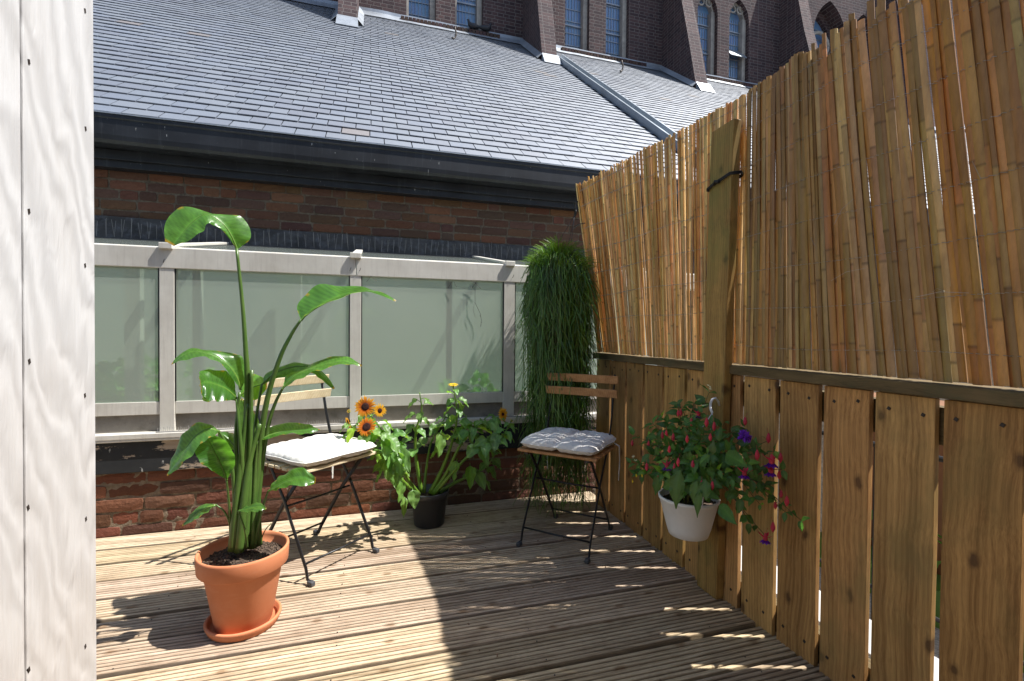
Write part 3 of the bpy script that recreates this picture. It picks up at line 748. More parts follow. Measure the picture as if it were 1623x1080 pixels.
# ================================================================== fence
XF = 1.291
fe = thing('timber_fence', 'brown vertical board fence along the right side of the deck', 'fence', (XF, 1.2, 0))
gaps = [2.387, 2.216, 2.048, 1.885, 1.722, 1.560, 1.404, 1.248, 1.091, .939, .783, .622, .46, .30, .14, -.02]
edges = [2.552]+gaps
for i in range(len(edges)-1):
    hi = edges[i]-.0080-random.uniform(0, .002); lo = edges[i+1]+.0080+random.uniform(0, .002)
    if i == 0: hi = 2.552
    mb = MB(); n = 12; vs = []; k = random.uniform(.8, 1.12); tl = random.uniform(-.0015, .0015); dx = random.uniform(-.0012, .0012)
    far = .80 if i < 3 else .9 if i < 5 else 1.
    for q in range(n+1):
        z = .0+.853*q/n+(-.03 if q == 0 else 0)
        wv = noise.noise(V((i*3.3, z*3, 0)))*.0022
        for (x, y) in ((0, lo), (0, hi), (.017, hi), (.017, lo)):
            vs.append((XF+x+dx+wv*.5+(.002*sin(pi*(y-lo)/(hi-lo)) if 0 else 0), y+wv+tl*(z-.4), z))
    fs = [(q*4+j, q*4+(j+1) % 4, (q+1)*4+(j+1) % 4, (q+1)*4+j) for q in range(n) for j in range(4)]+[(3, 2, 1, 0), (n*4, n*4+1, n*4+2, n*4+3)]
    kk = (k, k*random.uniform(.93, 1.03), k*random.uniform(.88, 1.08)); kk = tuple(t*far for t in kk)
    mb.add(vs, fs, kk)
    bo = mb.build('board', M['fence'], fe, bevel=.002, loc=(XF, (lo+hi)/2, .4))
    sc = MB()
    for y in (lo+.03, hi-.03):
        for z in (.815+random.uniform(-.006, .006), .055):
            sc.obox((XF+dx-.0015, y+random.uniform(-.006, .006), z), V((.0008, 0, 0)), V((0, .0034, .0018)), V((0, -.0018, .0034)))
    sc.build('screw', M['screw'], bo)
mb = MB(); vs = []; n = 60
for i in range(n+1):
    Y = 2.555-2.75*i/n; wv = noise.noise(V((Y*5, 0, 7)))*.003
    for (x, z) in ((-.022, .857), (-.022, .889), (.045, .892), (.045, .857)): vs.append((XF+x+wv*.4, Y, z+wv))
mb.add(vs, [(i*4+j, (i+1)*4+j, (i+1)*4+(j+1) % 4, i*4+(j+1) % 4) for i in range(n) for j in range(4)]+[(0, 3, 2, 1)[::1], (n*4, n*4+1, n*4+2, n*4+3)])
mb.build('top_rail', M['rail'], fe, bevel=.003)
for z0 in (.74, .0):
    mb = MB(); mb.box((XF+.025, -.2, z0), (XF+.065, 2.55, z0+.09)); mb.build('back_rail', M['rail'], fe)
# leaning plank fixed in front
pl = MB(); a0, a1 = V((1.262, 1.487, .0)), V((1.262, 1.591, .0)); b0, b1 = V((1.235, 1.404, 1.745)), V((1.235, 1.528, 1.762))
th = V((.034, 0, .0)); n = 14; vs = []
a0, a1 = V((1.254, 1.478, .001)), V((1.254, 1.590, .001)); b0, b1 = V((1.238, 1.418-.012, 1.772)), V((1.238, 1.535-.012, 1.768))
for q in range(n+1):
    t = q/n
    for p in (a0.lerp(b0, t), a1.lerp(b1, t), a1.lerp(b1, t)+th, a0.lerp(b0, t)+th): vs.append(p+V((0, noise.noise(V((p.z*3, p.y*2, 0)))*.003, 0)))
pl.add(vs, [(q*4+j, q*4+(j+1) % 4, (q+1)*4+(j+1) % 4, (q+1)*4+j) for q in range(n) for j in range(4)]+[(3, 2, 1, 0), (n*4, n*4+1, n*4+2, n*4+3)], (1, .98, .9))
po = pl.build('upright_plank', M['plank'], bevel=.003); tag(po, 'tall greenish plank standing upright against the fence and bamboo screen', 'plank')
mb = MB()   # black tie round the plank
zt = 1.56; ring = [V((1.232, 1.532, zt-.010)), V((1.231, 1.50, zt)), V((1.231, 1.46, zt+.006)), V((1.232, 1.412, zt+.015)), V((1.27, 1.400, zt+.02)), V((1.296, 1.42, zt+.02)), V((1.296, 1.52, zt)), V((1.27, 1.541, zt-.01)), V((1.232, 1.532, zt-.010))]
for s in (0, .006): mb.tube([p+V((-.001, 0, s)) for p in ring], .0032, 6)
mb.tube([V((1.228, 1.49, zt+.0)), V((1.222, 1.478, zt+.008)), V((1.228, 1.462, zt+.002))], .006, 6)
tag(mb.build('black_tie', M['cord'], smooth=True), 'black cord tie wrapped round the upper end of the upright plank', 'tie')

# ---- bamboo screens
BC = [(.56, .33, .115), (.64, .42, .17), (.52, .29, .09), (.56, .295, .075), (.42, .265, .105), (.66, .47, .21), (.40, .27, .10), (.48, .235, .06), (.68, .48, .22), (.42, .30, .115)]
def lean_y(y):
    if y > 1.395: return .03*(y-1.395)
    t = min(1, (1.395-y)/.5); return .10*t*t*(3-2*t)
def bamboo(name, label, ya, yb, wmin, wmax, lean, zt, colset):
    root = thing(name, label, 'bamboo screen', (XF, (ya+yb)/2, .89), 'bamboo screens on the fence')
    mb = MB(); y = ya; i = 0; rec = []
    while y > yb:
        wd = random.uniform(wmin, wmax); gap = random.uniform(-.0045, -.0018) if random.random() < ((.84 if y > 2.1 else .60) if ya > 2 else .9) else random.uniform(-.0004, .0034 if ya > 2 else .0022)
        ln = lean((y-yb)/(ya-yb)); top = zt+random.uniform(-.006, .005)+ .004*noise.noise(V((y*5, 0, 3)))
        if random.random() < .04: top -= random.uniform(.01, .025)
        c = jcol(random.choice(colset), .16, .06); yc = y-wd/2
        tilt = random.uniform(-.0022, .0022)+.006*noise.noise(V((y*2.2, 0, 9)))+lean_y(y); xo = (.0018 if i % 2 else -.0018)+random.uniform(-.001, .001)
        z0 = .893+random.uniform(0, .004); nn = 16; nod = [random.uniform(.9, 1.2)]
        while nod[-1] < 2: nod.append(nod[-1]+random.uniform(.24, .38))
        zs = sorted([z0+(top-z0)*k/nn for k in range(nn+1)]+[z for q in nod for z in (q-.006, q, q+.006) if z0+.01 < z < top-.01])
        bend = random.uniform(-.0015, .0015); vs = []; cs = []; sec = 6; ph = random.uniform(0, 6)
        segm = [jcol((1, 1, 1), .22, .08) for _ in range(8)]; tk = random.uniform(.0035, .006); flip = 1 if random.random() < .8 else -1; k2 = [1.]
        curv = 1
        seg_k = 1.
        for z in zs:
            f = (z-z0)/(top-z0); isn = min(abs(z-q) for q in nod)
            bl = 1.12 if isn < .001 else 1.0
            hw = wd/2*bl*(1+.05*sin(z*9+ph)); X = XF+.004-ln*f+xo+.003*sin(f*5+ph); Y = yc+tilt*f+bend*sin(f*pi)
            si = sum(1 for q in nod if z > q+.001); cc = tuple(t*segm[si][q_]*(.55 if isn < .004 else 1) for q_, t in enumerate(c))
            for j in range(sec):       # outer arc
                g_ = -1+2*j/(sec-1); vs.append((X-flip*(1-g_*g_)*hw*.24*bl, Y+g_*hw, z)); cs.append(cc)
            for j in range(3):
                g_ = .9-.9*j; vs.append((X+tk-flip*(1-g_*g_)*hw*.16, Y+g_*hw*.96, z)); cs.append(cc)
        P = sec+3; K = len(zs)
        sl = random.uniform(-.5, .5)
        for j in range(P): vs[(K-1)*P+j] = (vs[(K-1)*P+j][0], vs[(K-1)*P+j][1], vs[(K-1)*P+j][2]+sl*(vs[(K-1)*P+j][1]-yc))
        mb.add(vs, [(q*P+j, q*P+(j+1) % P, (q+1)*P+(j+1) % P, (q+1)*P+j) for q in range(K-1) for j in range(P)]+[tuple(range(P))[::-1], tuple((K-1)*P+j for j in range(P))], cs)
        rec.append((yc, ln)); y -= wd+gap; i += 1
    mb.build('canes', M['bamboo'], root)
    wi = MB()
    for z in (.96, 1.09, 1.22, 1.35, 1.48, 1.61, 1.74, 1.83):
        for s in (1, -1):
            pts = []
            for k, (yc, ln) in enumerate(rec):
                f = (z-.89)/.98; X = XF+.004-ln*f; side = s*(1 if k % 2 else -1)
                pts.append(V((X-.0075 if side > 0 else X+.009, yc, z+.004*sin(yc*9+z*7)+side*.0012)))
            wi.tube(pts, .0008, 3, cap=False)
    wi.build('binding_wire', M['wire'], root)
    # a few loose fibres
    for k in range(12):
        fb = MB(); yc, ln = random.choice(rec); z = random.uniform(1., 1.8); p = V((XF-.012-ln*(z-.89), yc, z)); d = V((-.3, random.uniform(-1, 1), random.uniform(-1, 1))).normalized()*random.uniform(.03, .09)
        fb.tube([p, p+d*.5+V((-.006, 0, .004)), p+d+V((0, 0, -.006))], .0005, 3, cap=False)
        fb.build('loose_fibre', M['wire'], root)
bamboo('bamboo_screen', 'far bamboo screen of narrow canes leaning in towards the brick corner', 2.548, 1.404, .0085, .0145, lambda t: .135*t**1.25, 1.872, [tuple(v*1.18 for v in q) for q in BC[:4]+[BC[5], BC[8], BC[1]]])
bamboo('bamboo_screen', 'near bamboo screen of broad split canes right of the upright plank', 1.394, -.15, .0105, .0205, lambda t: .004*sin(t*9), 1.875, [tuple(v*k for v, k in zip(q, (.86, .80, .74))) for q in BC])
# tie-wraps and bracket at the far top corner
mb = MB(); X0 = XF-.10
p = lambda x, y, X=1.165: at(x, y, 'X', X)
mb.tube([p(916, 320), p(913, 321), p(911, 326), p(913, 338), p(911, 343), p(913, 333)], .005, 6)
br = tag(mb.build('hanging_bracket', M['cord'], smooth=True), 'black hook bracket at the far top corner of the bamboo screen', 'bracket')
mb = MB(); mb.tube([p(910, 362), p(915, 357), p(921, 355), p(927, 354)], .003, 6); tag(mb.build('cable_tie', M['cord']), 'black cable tie below the hook bracket on the bamboo', 'tie')

# ================================================================== neighbouring terrace beyond the fence
mb = MB(); mb.box((1.45, -1.5, -.75), (7.5, 2.6, -.55)); tag(mb.build('gravel_terrace', M['gravel']), kind='structure')
mb = MB(); mb.box((1.9, -1.5, -.55), (2.05, 2.5, -.28)); mb.box((1.86, -1.5, -.28), (2.09, 2.5, -.23)); tag(mb.build('low_wall', M['concrete'], bevel=.004), 'pale low parapet wall beyond the board fence', 'wall')
mb = MB(); mb.box((3.2, -1.5, -.55), (3.4, 2.6, .55)); mb.box((3.15, -1.5, .55), (3.45, 2.6, .60)); tag(mb.build('garden_wall', M['brownwood'], bevel=.004), 'brown boarded wall far beyond the fence gaps', 'wall')
rl = thing('iron_railing', 'black iron railing beyond the fence gaps', 'railing', (2.6, .5, -.5))
mb = MB(); mb.tube([(2.6, -1.2, .42), (2.6, 2.4, .42)], .014, 8); mb.tube([(2.6, -1.2, -.35), (2.6, 2.4, -.35)], .01, 8); mb.build('handrail', M['cord'], rl)
mb = MB()
for i in range(26): mb.tube([(2.6, -1.1+i*.135, -.55), (2.6, -1.1+i*.135, .42)], .007, 6)
mb.build('bars', M['cord'], rl)
mb = MB()
for i in range(260):
    leaf(mb, (3.0+random.uniform(-.12, .12), random.uniform(-1.3, 2.4), .15+random.uniform(-.5, .1)), rv(), (0, 0, 1), .07, .05, jcol((1, 1.1, .9), .3))
mb.box((2.9, -1.4, -.55), (3.1, 2.5, -.35)); tag(mb.build('hedge', M['sunleaf']), 'strip of green shrubs seen through the fence gaps', 'hedge')

# ================================================================== folding chairs
def make_chair(C, lat, fwd, woodmat, label):
    C = V(C); l = V(lat).normalized(); f = V(fwd).normalized(); up = V((0, 0, 1))
    def P(x, y, z): return C+l*x+f*y+up*z
    root = thing('folding_chair', label, 'chair', C, 'folding bistro chairs')
    seat = MB(); zs = .452
    ys = [.165-.0455*i for i in range(7)]
    for i, y in enumerate(ys):
        seat.obox(P(0, y-.017, zs-.006+.0012*(i % 2)), l*.196, f*.0175, up*.0065, jcol((1, 1, 1), .1))
    so = seat.build('seat', woodmat, root, bevel=.003)
    for s in (-1, 1):
        mb = MB(); mb.obox(P(s*.150, .012, zs-.0185), l*.009, f*.150, up*.005); mb.build('seat_batten', M['steel'], root)
    for s in (-1, 1):
        x = s*.168
        # long leg: front foot, crossing, seat rear, back upright
        pts = [P(x, .185, .012), P(x, .168, .02), P(x, .158, .06), P(x, .02, .30), P(x, -.085, .44), P(x, -.128, .52), P(x, -.155, .60), P(x, -.198, .795)]
        mb = MB(); mb.tube(pts, .0095, 8, flat=.42, ref=f); mb.build('back_leg_upright', M['steel'], root, smooth=True)
        x2 = s*.152
        pts = [P(x2, -.205, .012), P(x2, -.19, .016), P(x2, -.172, .05), P(x2, -.02, .27), P(x2, .12, .435)]
        mb = MB(); mb.tube(pts, .0095, 8, flat=.42, ref=f); mb.build('leg', M['steel'], root, smooth=True)
        mb = MB(); mb.obox(P(x, .190, .010), l*.010, f*.015, up*.0095); mb.build('foot_cap', M['rubber'], root, bevel=.004)
        mb = MB(); mb.obox(P(x2, -.208, .010), l*.010, f*.015, up*.0095); mb.build('foot_cap', M['rubber'], root, bevel=.004)
    for (y, z) in ((.150, .075), (-.160, .068), (.015, .277)):
        mb = MB(); w_ = .165 if z != .068 else .15
        mb.tube([P(-w_, y, z), P(0, y, z-.002), P(w_, y, z)], .0045, 8); mb.build('crossbar', M['steel'], root, smooth=True)
    for z0, y0 in ((.770, -.187), (.702, -.170)):
        mb = MB(); n = 8; vs = []
        tl = (f*.235+up*.972).normalized(); nn = tl.cross(l)
        for i in range(n+1):
            xx = -.193+.386*i/n; cv = -.010*(1-(xx/.193)**2)
            c = P(xx, y0+.014+cv, z0)
            for a, b in ((-1, -1), (1, -1), (1, 1), (-1, 1)): vs.append(c+f*(a*.005)+tl*(b*.0215))
        mb.add(vs, [(q*4+j, q*4+(j+1) % 4, (q+1)*4+(j+1) % 4, (q+1)*4+j) for q in range(n) for j in range(4)]+[(3, 2, 1, 0), (n*4, n*4+1, n*4+2, n*4+3)])
        mb.build('backrest_slat', woodmat, root, bevel=.0025)
    return root

def make_cushion(C, lat, fwd, label, seed, off=(0, 0), rot=0.):
    rnd = random.Random(seed)
    C = V(C); l = V(lat).normalized(); f = V(fwd).normalized(); up = V((0, 0, 1))
    l, f = l*cos(rot)+f*sin(rot), f*cos(rot)-l*sin(rot)
    hx, hy = .192, .178; nx = 56
    tuft = [(-.085, -.075), (.085, -.075), (-.085, .075), (.085, .075)]
    def top(u, v):
        x, y = u*hx, v*hy
        e = (1-abs(u)**5)*(1-abs(v)**5); h = .038*max(0, e)**.42
        for (tx, ty) in tuft:
            d = sqrt((x-tx)**2+(y-ty)**2); h -= .019*math.exp(-(d/.026)**2)*(1 if h > .01 else 0)
            a = math.atan2(y-ty, x-tx); h += .0035*math.exp(-((d-.045)/.03)**2)*sin(a*6+seed+tx*30)
        h -= .019*math.exp(-(x/.013)**2)*e**.3 + .005*math.exp(-(y/.02)**2)*e
        q = V((x*22, y*22, seed)); h += .006*noise.noise(q)*e + .0035*noise.noise(q*3)*e
        ed = max(abs(u), abs(v))
        if ed > .6: h += .0035*(ed-.6)/.4*sin((x if abs(v) > abs(u) else y)*150+seed)*e**.3
        return max(h, .002)
    vs = []; mb = MB()
    for s in (0, 1):
        for j in range(nx+1):
            for i in range(nx+1):
                u, v = -1+2*i/nx, -1+2*j/nx
                # gathered, slightly scalloped outline
                sc = 1-.045*abs(sin(u*pi*.5))**2*(abs(v) > .999)-.0
                x = u*hx*(1-.05*(1-abs(v))**0*(abs(v)**6)*.8-.03*cos(v*pi)**2*(abs(u) > .9)); y = v*hy*(1-.05*abs(u)**6*.8-.03*cos(u*pi)**2*(abs(v) > .9))
                h = top(u, v)
                z = .022+h*.85 if s else .022-min(.0205, h*.8)
                vs.append(C+l*(x+off[0])+f*(y+off[1])+up*(z+.4595))
    R = nx+1; G = R*R
    fs = [(G+j*R+i, G+j*R+i+1, G+(j+1)*R+i+1, G+(j+1)*R+i) for j in range(nx) for i in range(nx)]
    fs += [(j*R+i, (j+1)*R+i, (j+1)*R+i+1, j*R+i+1) for j in range(nx) for i in range(nx)]
    ring = [i for i in range(R)]+[k*R+nx for k in range(1, R)]+[nx*R+i for i in range(nx-1, -1, -1)]+[k*R for k in range(nx-1, 0, -1)]
    for q in range(len(ring)): a, b = ring[q], ring[(q+1) % len(ring)]; fs.append((a, b, b+G, a+G))
    mb.add(vs, fs); o = mb.build('seat_cushion', M['fabric'], smooth=True); tag(o, label, 'cushion', 'seat cushions')
    # piping and ties
    pp = MB(); pp.tube([vs[i]+(vs[i+G]-vs[i])*.5 for i in ring]+[vs[ring[0]]+(vs[ring[0]+G]-vs[ring[0]])*.5], .0028, 6); pp.build('piping', M['fabric'], o, smooth=True)
    for sx in (-1, 1):
        for k in range(2):
            a = C+l*(sx*.165+off[0])+f*(-.16+off[1])+up*.462; b = a+l*(sx*.03)+f*(-.01-.01*k)
            t = MB(); t.tube([a, b+up*-.02, b+l*(.004*sx)+up*(-.09-.03*k)+f*.01*k, b+up*(-.16-.03*k)+f*.012*k], .0042, 4, flat=.3); t.build('tie', M['fabric'], o)
    return o
M['slatsunlit'] = wood('sunlit_acacia_slat', (.58, .46, .28), (.76, .65, .46), 'X', 120, .5, False, (.4, .28, .15), .15)  # paler copy of the acacia slats, sunlight put into the colour
f2 = V((-.71, -.705, 0)); l2 = V((.705, -.71, 0)); c2 = V((.81, 2.01, 0))-f2*.17
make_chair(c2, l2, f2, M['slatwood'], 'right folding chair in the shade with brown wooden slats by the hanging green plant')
make_cushion(c2, l2, f2, 'tufted white cushion on the shaded chair by the fence', 3, (.004, .0), .02)
f1 = V((.674, -.739, 0)); l1 = V((.739, .674, 0)); c1 = V((-.107, 2.13, 0))-f1*.17
make_chair(c1, l1, f1, M['slatsunlit'], 'left folding chair in full sun with slats coloured pale as if sunlit behind the potted plant')
make_cushion(c1, l1, f1, 'bright tufted white cushion on the sunlit left chair', 8, (.006, .006), .03)

# ================================================================== bird of paradise plant in a terracotta pot
PC = V((-.409, 1.805, 0))
sc_ = tag(bpy.data.objects.new('x', None)) if 0 else None
mb = MB(); mb.lathe([(.0001, .008), (.096, .008), (.104, .012), (.107, .030), (.1135, .032), (.1165, .029), (.1165, .024), (.108, .004), (.104, .001), (.0001, .001)], PC, 72, closed=True)
tag(mb.build('plant_saucer', M['terra'], smooth=True), 'terracotta saucer on the deck under the large terracotta pot', 'saucer')
mb = MB(); mb.lathe([(.0001, .009), (.084, .009), (.087, .014), (.119, .198), (.1215, .203), (.1345, .204), (.1375, .208), (.1405, .256), (.1395, .262), (.136, .264), (.1315, .262), (.129, .252), (.125, .222), (.0001, .222)], PC, 96, closed=True, wob=.002)
tp = tag(mb.build('terracotta_pot', M['terra'], smooth=True), 'large terracotta pot with a thick rim on the sunny deck', 'pot')
def soil(c, r, z, parent, nlump=420, seed=1, shards=True):
    rnd = random.Random(seed); mb = MB(); n = 40; vs = [V((c[0], c[1], z+.012))]
    for k in range(1, 9):
        for j in range(n):
            a = 2*pi*j/n; q = r*k/8; p = V((c[0]+q*cos(a), c[1]+q*sin(a), z+.012*(1-(k/8)**2)))
            p.z += noise.noise(p*60)*.004; vs.append(p)
    fs = [(0, 1+j, 1+(j+1) % n) for j in range(n)]+[(1+(k-1)*n+j, 1+k*n+j, 1+k*n+(j+1) % n, 1+(k-1)*n+(j+1) % n) for k in range(1, 8) for j in range(n)]
    mb.add(vs, fs)
    for i in range(nlump):
        a = rnd.uniform(0, 2*pi); q = r*.97*sqrt(rnd.random()); s = rnd.uniform(.0012, .0042)
        p = V((c[0]+q*cos(a), c[1]+q*sin(a), z+.012*(1-(q/r)**2)+s*.4))
        d1 = V((rnd.uniform(-1, 1), rnd.uniform(-1, 1), rnd.uniform(-.4, .4))).normalized(); d2 = d1.orthogonal().normalized(); d3 = d1.cross(d2)
        mb.obox(p, d1*s*1.3, d2*s*.8, d3*s*.6)
    return mb.build('soil', M['soil'], parent)
soil(PC, .1285, .224, tp, 700)

def cr(pts, n):
    """Catmull-Rom through points, n samples"""
    pts = [V(p) for p in pts]; P = [pts[0]*2-pts[1]]+pts+[pts[-1]*2-pts[-2]]; k = len(pts)-1; out = []
    for i in range(n):
        t = i/(n-1)*k; q = min(int(t), k-1); u = t-q; a, b, c, d = P[q:q+4]
        out.append(.5*((2*b)+(c-a)*u+(2*a-5*b+4*c-d)*u*u+(3*b-a-3*c+d)*u**3))
    return out
def blade(mb, mid, lef, rig, n=22, m=6, col=(1, 1, 1), bulge=.10, rip=.0022, seed=0, rib=True):
    Mi, Le, Ri = cr(mid, n), cr(lef, n), cr(rig, n); vs = []; cs = []
    for i in range(n):
        t = i/(n-1); wn = (Le[i]-Mi[i]).cross(Ri[i]-Mi[i]); tng = (Mi[min(i+1, n-1)]-Mi[max(i-1, 0)])
        across = Ri[i]-Le[i]
        nrm = tng.cross(across) if across.length > 1e-5 else V((0, 0, 1))
        if nrm.length > 1e-9: nrm.normalize()
        if nrm.z < 0: nrm = -nrm
        for s, E in ((0, Le), (1, Ri)):
            rng = range(m, 0, -1) if s == 0 else range(0, m+1)
            for j in rng:
                u = j/m; p = Mi[i].lerp(E[i], u); wd = (E[i]-Mi[i]).length
                p = p+nrm*(bulge*wd*sin(pi*u)*.9+rip*sin(t*26+seed+s*2+u*.8)*u*min(1, wd/.03))
                p = p+nrm*(.0018*noise.noise(V((t*9, u*2+s*5, seed)))*3*u)
                vs.append(p)
                vein = 1+.15*sin(t*150+u*8+seed)*(u > .1)+.10*sin(t*61-u*5+seed*2)
                k = (1.45 if (j == 0) else 1.0)*vein*(1.15 if j == m else 1)
                cc_ = tuple(c*k for c in col)
                if t > .975 or (j == m and noise.noise(V((t*14, seed, s*7))) > .32): cc_ = (cc_[0]*3.2+1.2, cc_[1]*1.1, cc_[2]*.8)
                cs.append(cc_)
    R = 2*m+1
    fs = [(i*R+j, i*R+j+1, (i+1)*R+j+1, (i+1)*R+j) for i in range(n-1) for j in range(R-1)]
    mb.add(vs, fs, cs)
    return Mi
SY = 1.80
sp = thing('bird_of_paradise_plant', 'tall bird of paradise plant with glossy paddle leaves in the terracotta pot', 'plant', (PC.x, PC.y, .23))
def zz(o, s, pts):          # a zoom's pixels to the photograph's
    return [(o[0]+p[0]/s, o[1]+p[1]/s) + tuple(p[2:]) for p in pts]
def P3(pts, dy0=0.): return [W(p[0], p[1], SY+dy0+(p[2] if len(p) > 2 else 0)) for p in pts]
def petiole(pts, r0_, r1_, col=(1, 1, 1), name='stalk'):
    q = cr(P3(pts), 26); n = len(q); mb = MB()
    mb.tube(q, [r0_+(r1_-r0_)*(i/(n-1))**.8 for i in range(n)], 10, col); return mb.build(name, M['stalk'], sp, smooth=True)
def sleaf(mid, lef, rig, o, s, col=(1, 1, 1), dl=-.02, dr=.02, seed=0, bulge=.1, dy=(0, 0), n=72, rip=.0022):
    K = len(mid)-1
    def dep(pts, d): 
        out = []
        for i, p in enumerate(zz(o, s, [tuple(x[:2]) for x in pts])):
            t = i/K; dd = dy[0]+(dy[1]-dy[0])*t + d*sin(pi*min(1, max(0, t)))**.6
            e = mid[i][2] if len(mid[i]) > 2 else 0
            out.append((p[0], p[1], dd+e))
        return out
    mb = MB(); mi = blade(mb, P3(dep(mid, 0)), P3(dep(lef, dl)), P3(dep(rig, dr)), n, 6, col, bulge, rip, seed)
    b = mb.build('leaf', M['strel'], sp, smooth=True)
    rb = MB(); k = len(mi); dn = V((0, 0, -.0012)); rb.tube([p+dn for p in mi], [.0034*(1-i/(k-1))+.0005 for i in range(k)], 6, (1.5, 1.5, 1.1)); rb.build('midrib', M['stalk'], b, smooth=True)
    return b
Z36 = ((230, 320), 3.6); Z27 = ((230, 520), 2.7)
# A tall leaf folding over at the top
sleaf([(525, 272), (492, 195), (440, 122), (350, 72), (268, 118), (212, 182), (160, 250)],
      [(525, 272), (455, 178), (388, 132), (352, 128), (318, 176), (245, 222), (168, 252)],
      [(530, 272), (604, 200), (560, 95), (420, 72), (205, 32), (122, 110), (112, 225)], *Z36, col=(1.1, 1.15, 1), dl=-.03, dr=.035, seed=1, dy=(0, -.05), bulge=.06)
petiole([(382, 868, 0), (388, 760, 0), (392, 612, .0), (389, 550, 0), (384, 480, 0), (375, 394, 0)], .0135, .0048)
# B right arching leaf seen from below
sleaf([(890, 676), (915, 648), (975, 605), (1070, 556), (1165, 522), (1260, 504), (1345, 524), (1432, 566)],
      [(890, 676), (868, 610), (905, 540), (985, 476), (1100, 478), (1240, 489), (1335, 512), (1434, 562)],
      [(890, 676), (925, 640), (985, 600), (1080, 560), (1170, 528), (1260, 512), (1340, 534), (1430, 570)], *Z36, col=(.95, 1.05, .9), dl=.075, dr=-.045, seed=2, dy=(-.02, .06), bulge=-.04)
petiole([(392, 868, .01), (405, 770, .01), (420, 650, 0), (442, 572, -.01), (462, 530, -.015), (477, 507, -.02)], .0145, .0042)
# C mid left arching leaf
sleaf([(545, 1072), (522, 1000), (480, 940), (420, 893), (352, 864), (282, 853), (215, 876), (150, 928)],
      [(545, 1072), (495, 1005), (455, 945), (412, 912), (350, 886), (275, 893), (205, 908), (150, 930)],
      [(545, 1072), (568, 1000), (558, 898), (500, 862), (405, 854), (300, 838), (222, 852), (150, 926)], *Z36, dl=-.045, dr=.04, seed=3, dy=(0, -.04))
petiole([(374, 868, 0), (376, 780, -.005), (374, 690, -.01), (380, 622, -.005)], .0115, .0045)
# D broad leaf left, facing the viewer
sleaf([(392, 300), (348, 262), (300, 240), (262, 232), (236, 240)],
      [(392, 298), (368, 200), (300, 180), (238, 184), (232, 210)],
      [(392, 304), (345, 312), (295, 312), (256, 300), (238, 262)], *Z27, col=(.75, .85, .8), dl=.03, dr=-.05, seed=4, dy=(0, -.12))
sleaf([(388, 306), (345, 300), (300, 300), (262, 302), (240, 280)],
      [(388, 306), (342, 290), (296, 288), (250, 280), (234, 240)],
      [(388, 308), (345, 306), (300, 308), (262, 316), (244, 300)], *Z27, col=(1.7, 1.6, 1), dl=.0, dr=.03, seed=9, dy=(0, -.10))
petiole([(377, 868, 0), (384, 760, -.01), (380, 690, -.02), (375, 633, -.005)], .012, .004)
# E drooping lower left leaf
sleaf([(318, 442), (270, 432), (222, 458), (180, 508), (137, 570), (94, 633)],
      [(318, 442), (255, 404), (182, 432), (143, 492), (112, 568), (93, 631)],
      [(318, 442), (290, 466), (240, 494), (203, 540), (150, 592), (96, 634)], *Z27, dl=.03, dr=-.04, seed=5, dy=(-.03, -.12))
petiole([(368, 866, 0), (372, 800, -.01), (368, 745, -.02), (358, 705, -.028), (346, 682, -.03)], .009, .0036)
# F dark glossy leaf hanging below E
sleaf([(350, 650), (330, 596), (305, 545), (282, 500), (262, 462)],
      [(350, 650), (275, 604), (225, 560), (213, 508), (240, 468)],
      [(350, 650), (384, 585), (376, 530), (340, 480), (288, 458)], *Z27, col=(.6, .75, .75), dl=-.03, dr=-.03, seed=6, dy=(-.05, -.07), bulge=.14)
petiole([(366, 868, 0), (365, 830, -.01), (362, 790, -.03), (359, 762, -.05)], .006, .003)
# G long right arching leaf
sleaf([(592, 254), (640, 208), (702, 176), (782, 152), (852, 142), (926, 164)],
      [(590, 250), (606, 205), (680, 172), (785, 126), (868, 124), (926, 158)],
      [(594, 256), (655, 222), (718, 190), (790, 168), (862, 154), (924, 166)], *Z27, col=(1.1, 1.15, 1), dl=.05, dr=-.035, seed=7, dy=(0, .04), bulge=.05)
petiole([(402, 866, .02), (412, 760, .02), (424, 680, .015), (436, 640, .01), (449, 614, 0)], .012, .004)
# H leaf behind G
sleaf([(498, 242), (560, 190), (640, 165), (712, 168), (758, 208), (808, 262)],
      [(498, 240), (518, 198), (605, 156), (690, 154), (764, 190), (812, 258)],
      [(500, 244), (570, 214), (650, 200), (712, 192), (748, 218), (804, 262)], *Z27, col=(.7, .8, .75), dl=.04, dr=-.01, seed=8, dy=(.05, .10), bulge=.08)
petiole([(398, 864, .03), (402, 760, .04), (404, 680, .05), (415, 609, .05)], .011, .004)
# I horizontal leaf right
sleaf([(484, 484), (540, 456), (600, 441), (670, 438), (748, 436)],
      [(484, 482), (512, 440), (590, 408), (680, 410), (748, 434)],
      [(486, 486), (560, 464), (620, 452), (690, 454), (746, 438)], *Z27, col=(.85, .95, .8), dl=.05, dr=-.03, seed=10, dy=(0, .05), bulge=.06)
petiole([(400, 866, .0), (402, 800, .0), (405, 740, .0), (409, 700, 0)], .0095, .004)
# J lower right glossy leaf
sleaf([(527, 698), (570, 672), (622, 648), (680, 640), (730, 656)],
      [(527, 697), (555, 652), (604, 622), (662, 596), (732, 640)],
      [(528, 699), (575, 690), (625, 674), (682, 678), (728, 666)], *Z27, col=(1, 1.1, 1), dl=.04, dr=-.045, seed=11, dy=(-.01, -.06), bulge=.12)
petiole([(404, 864, .0), (410, 830, -.0), (418, 800, -.005), (425, 779, -.01)], .006, .003)
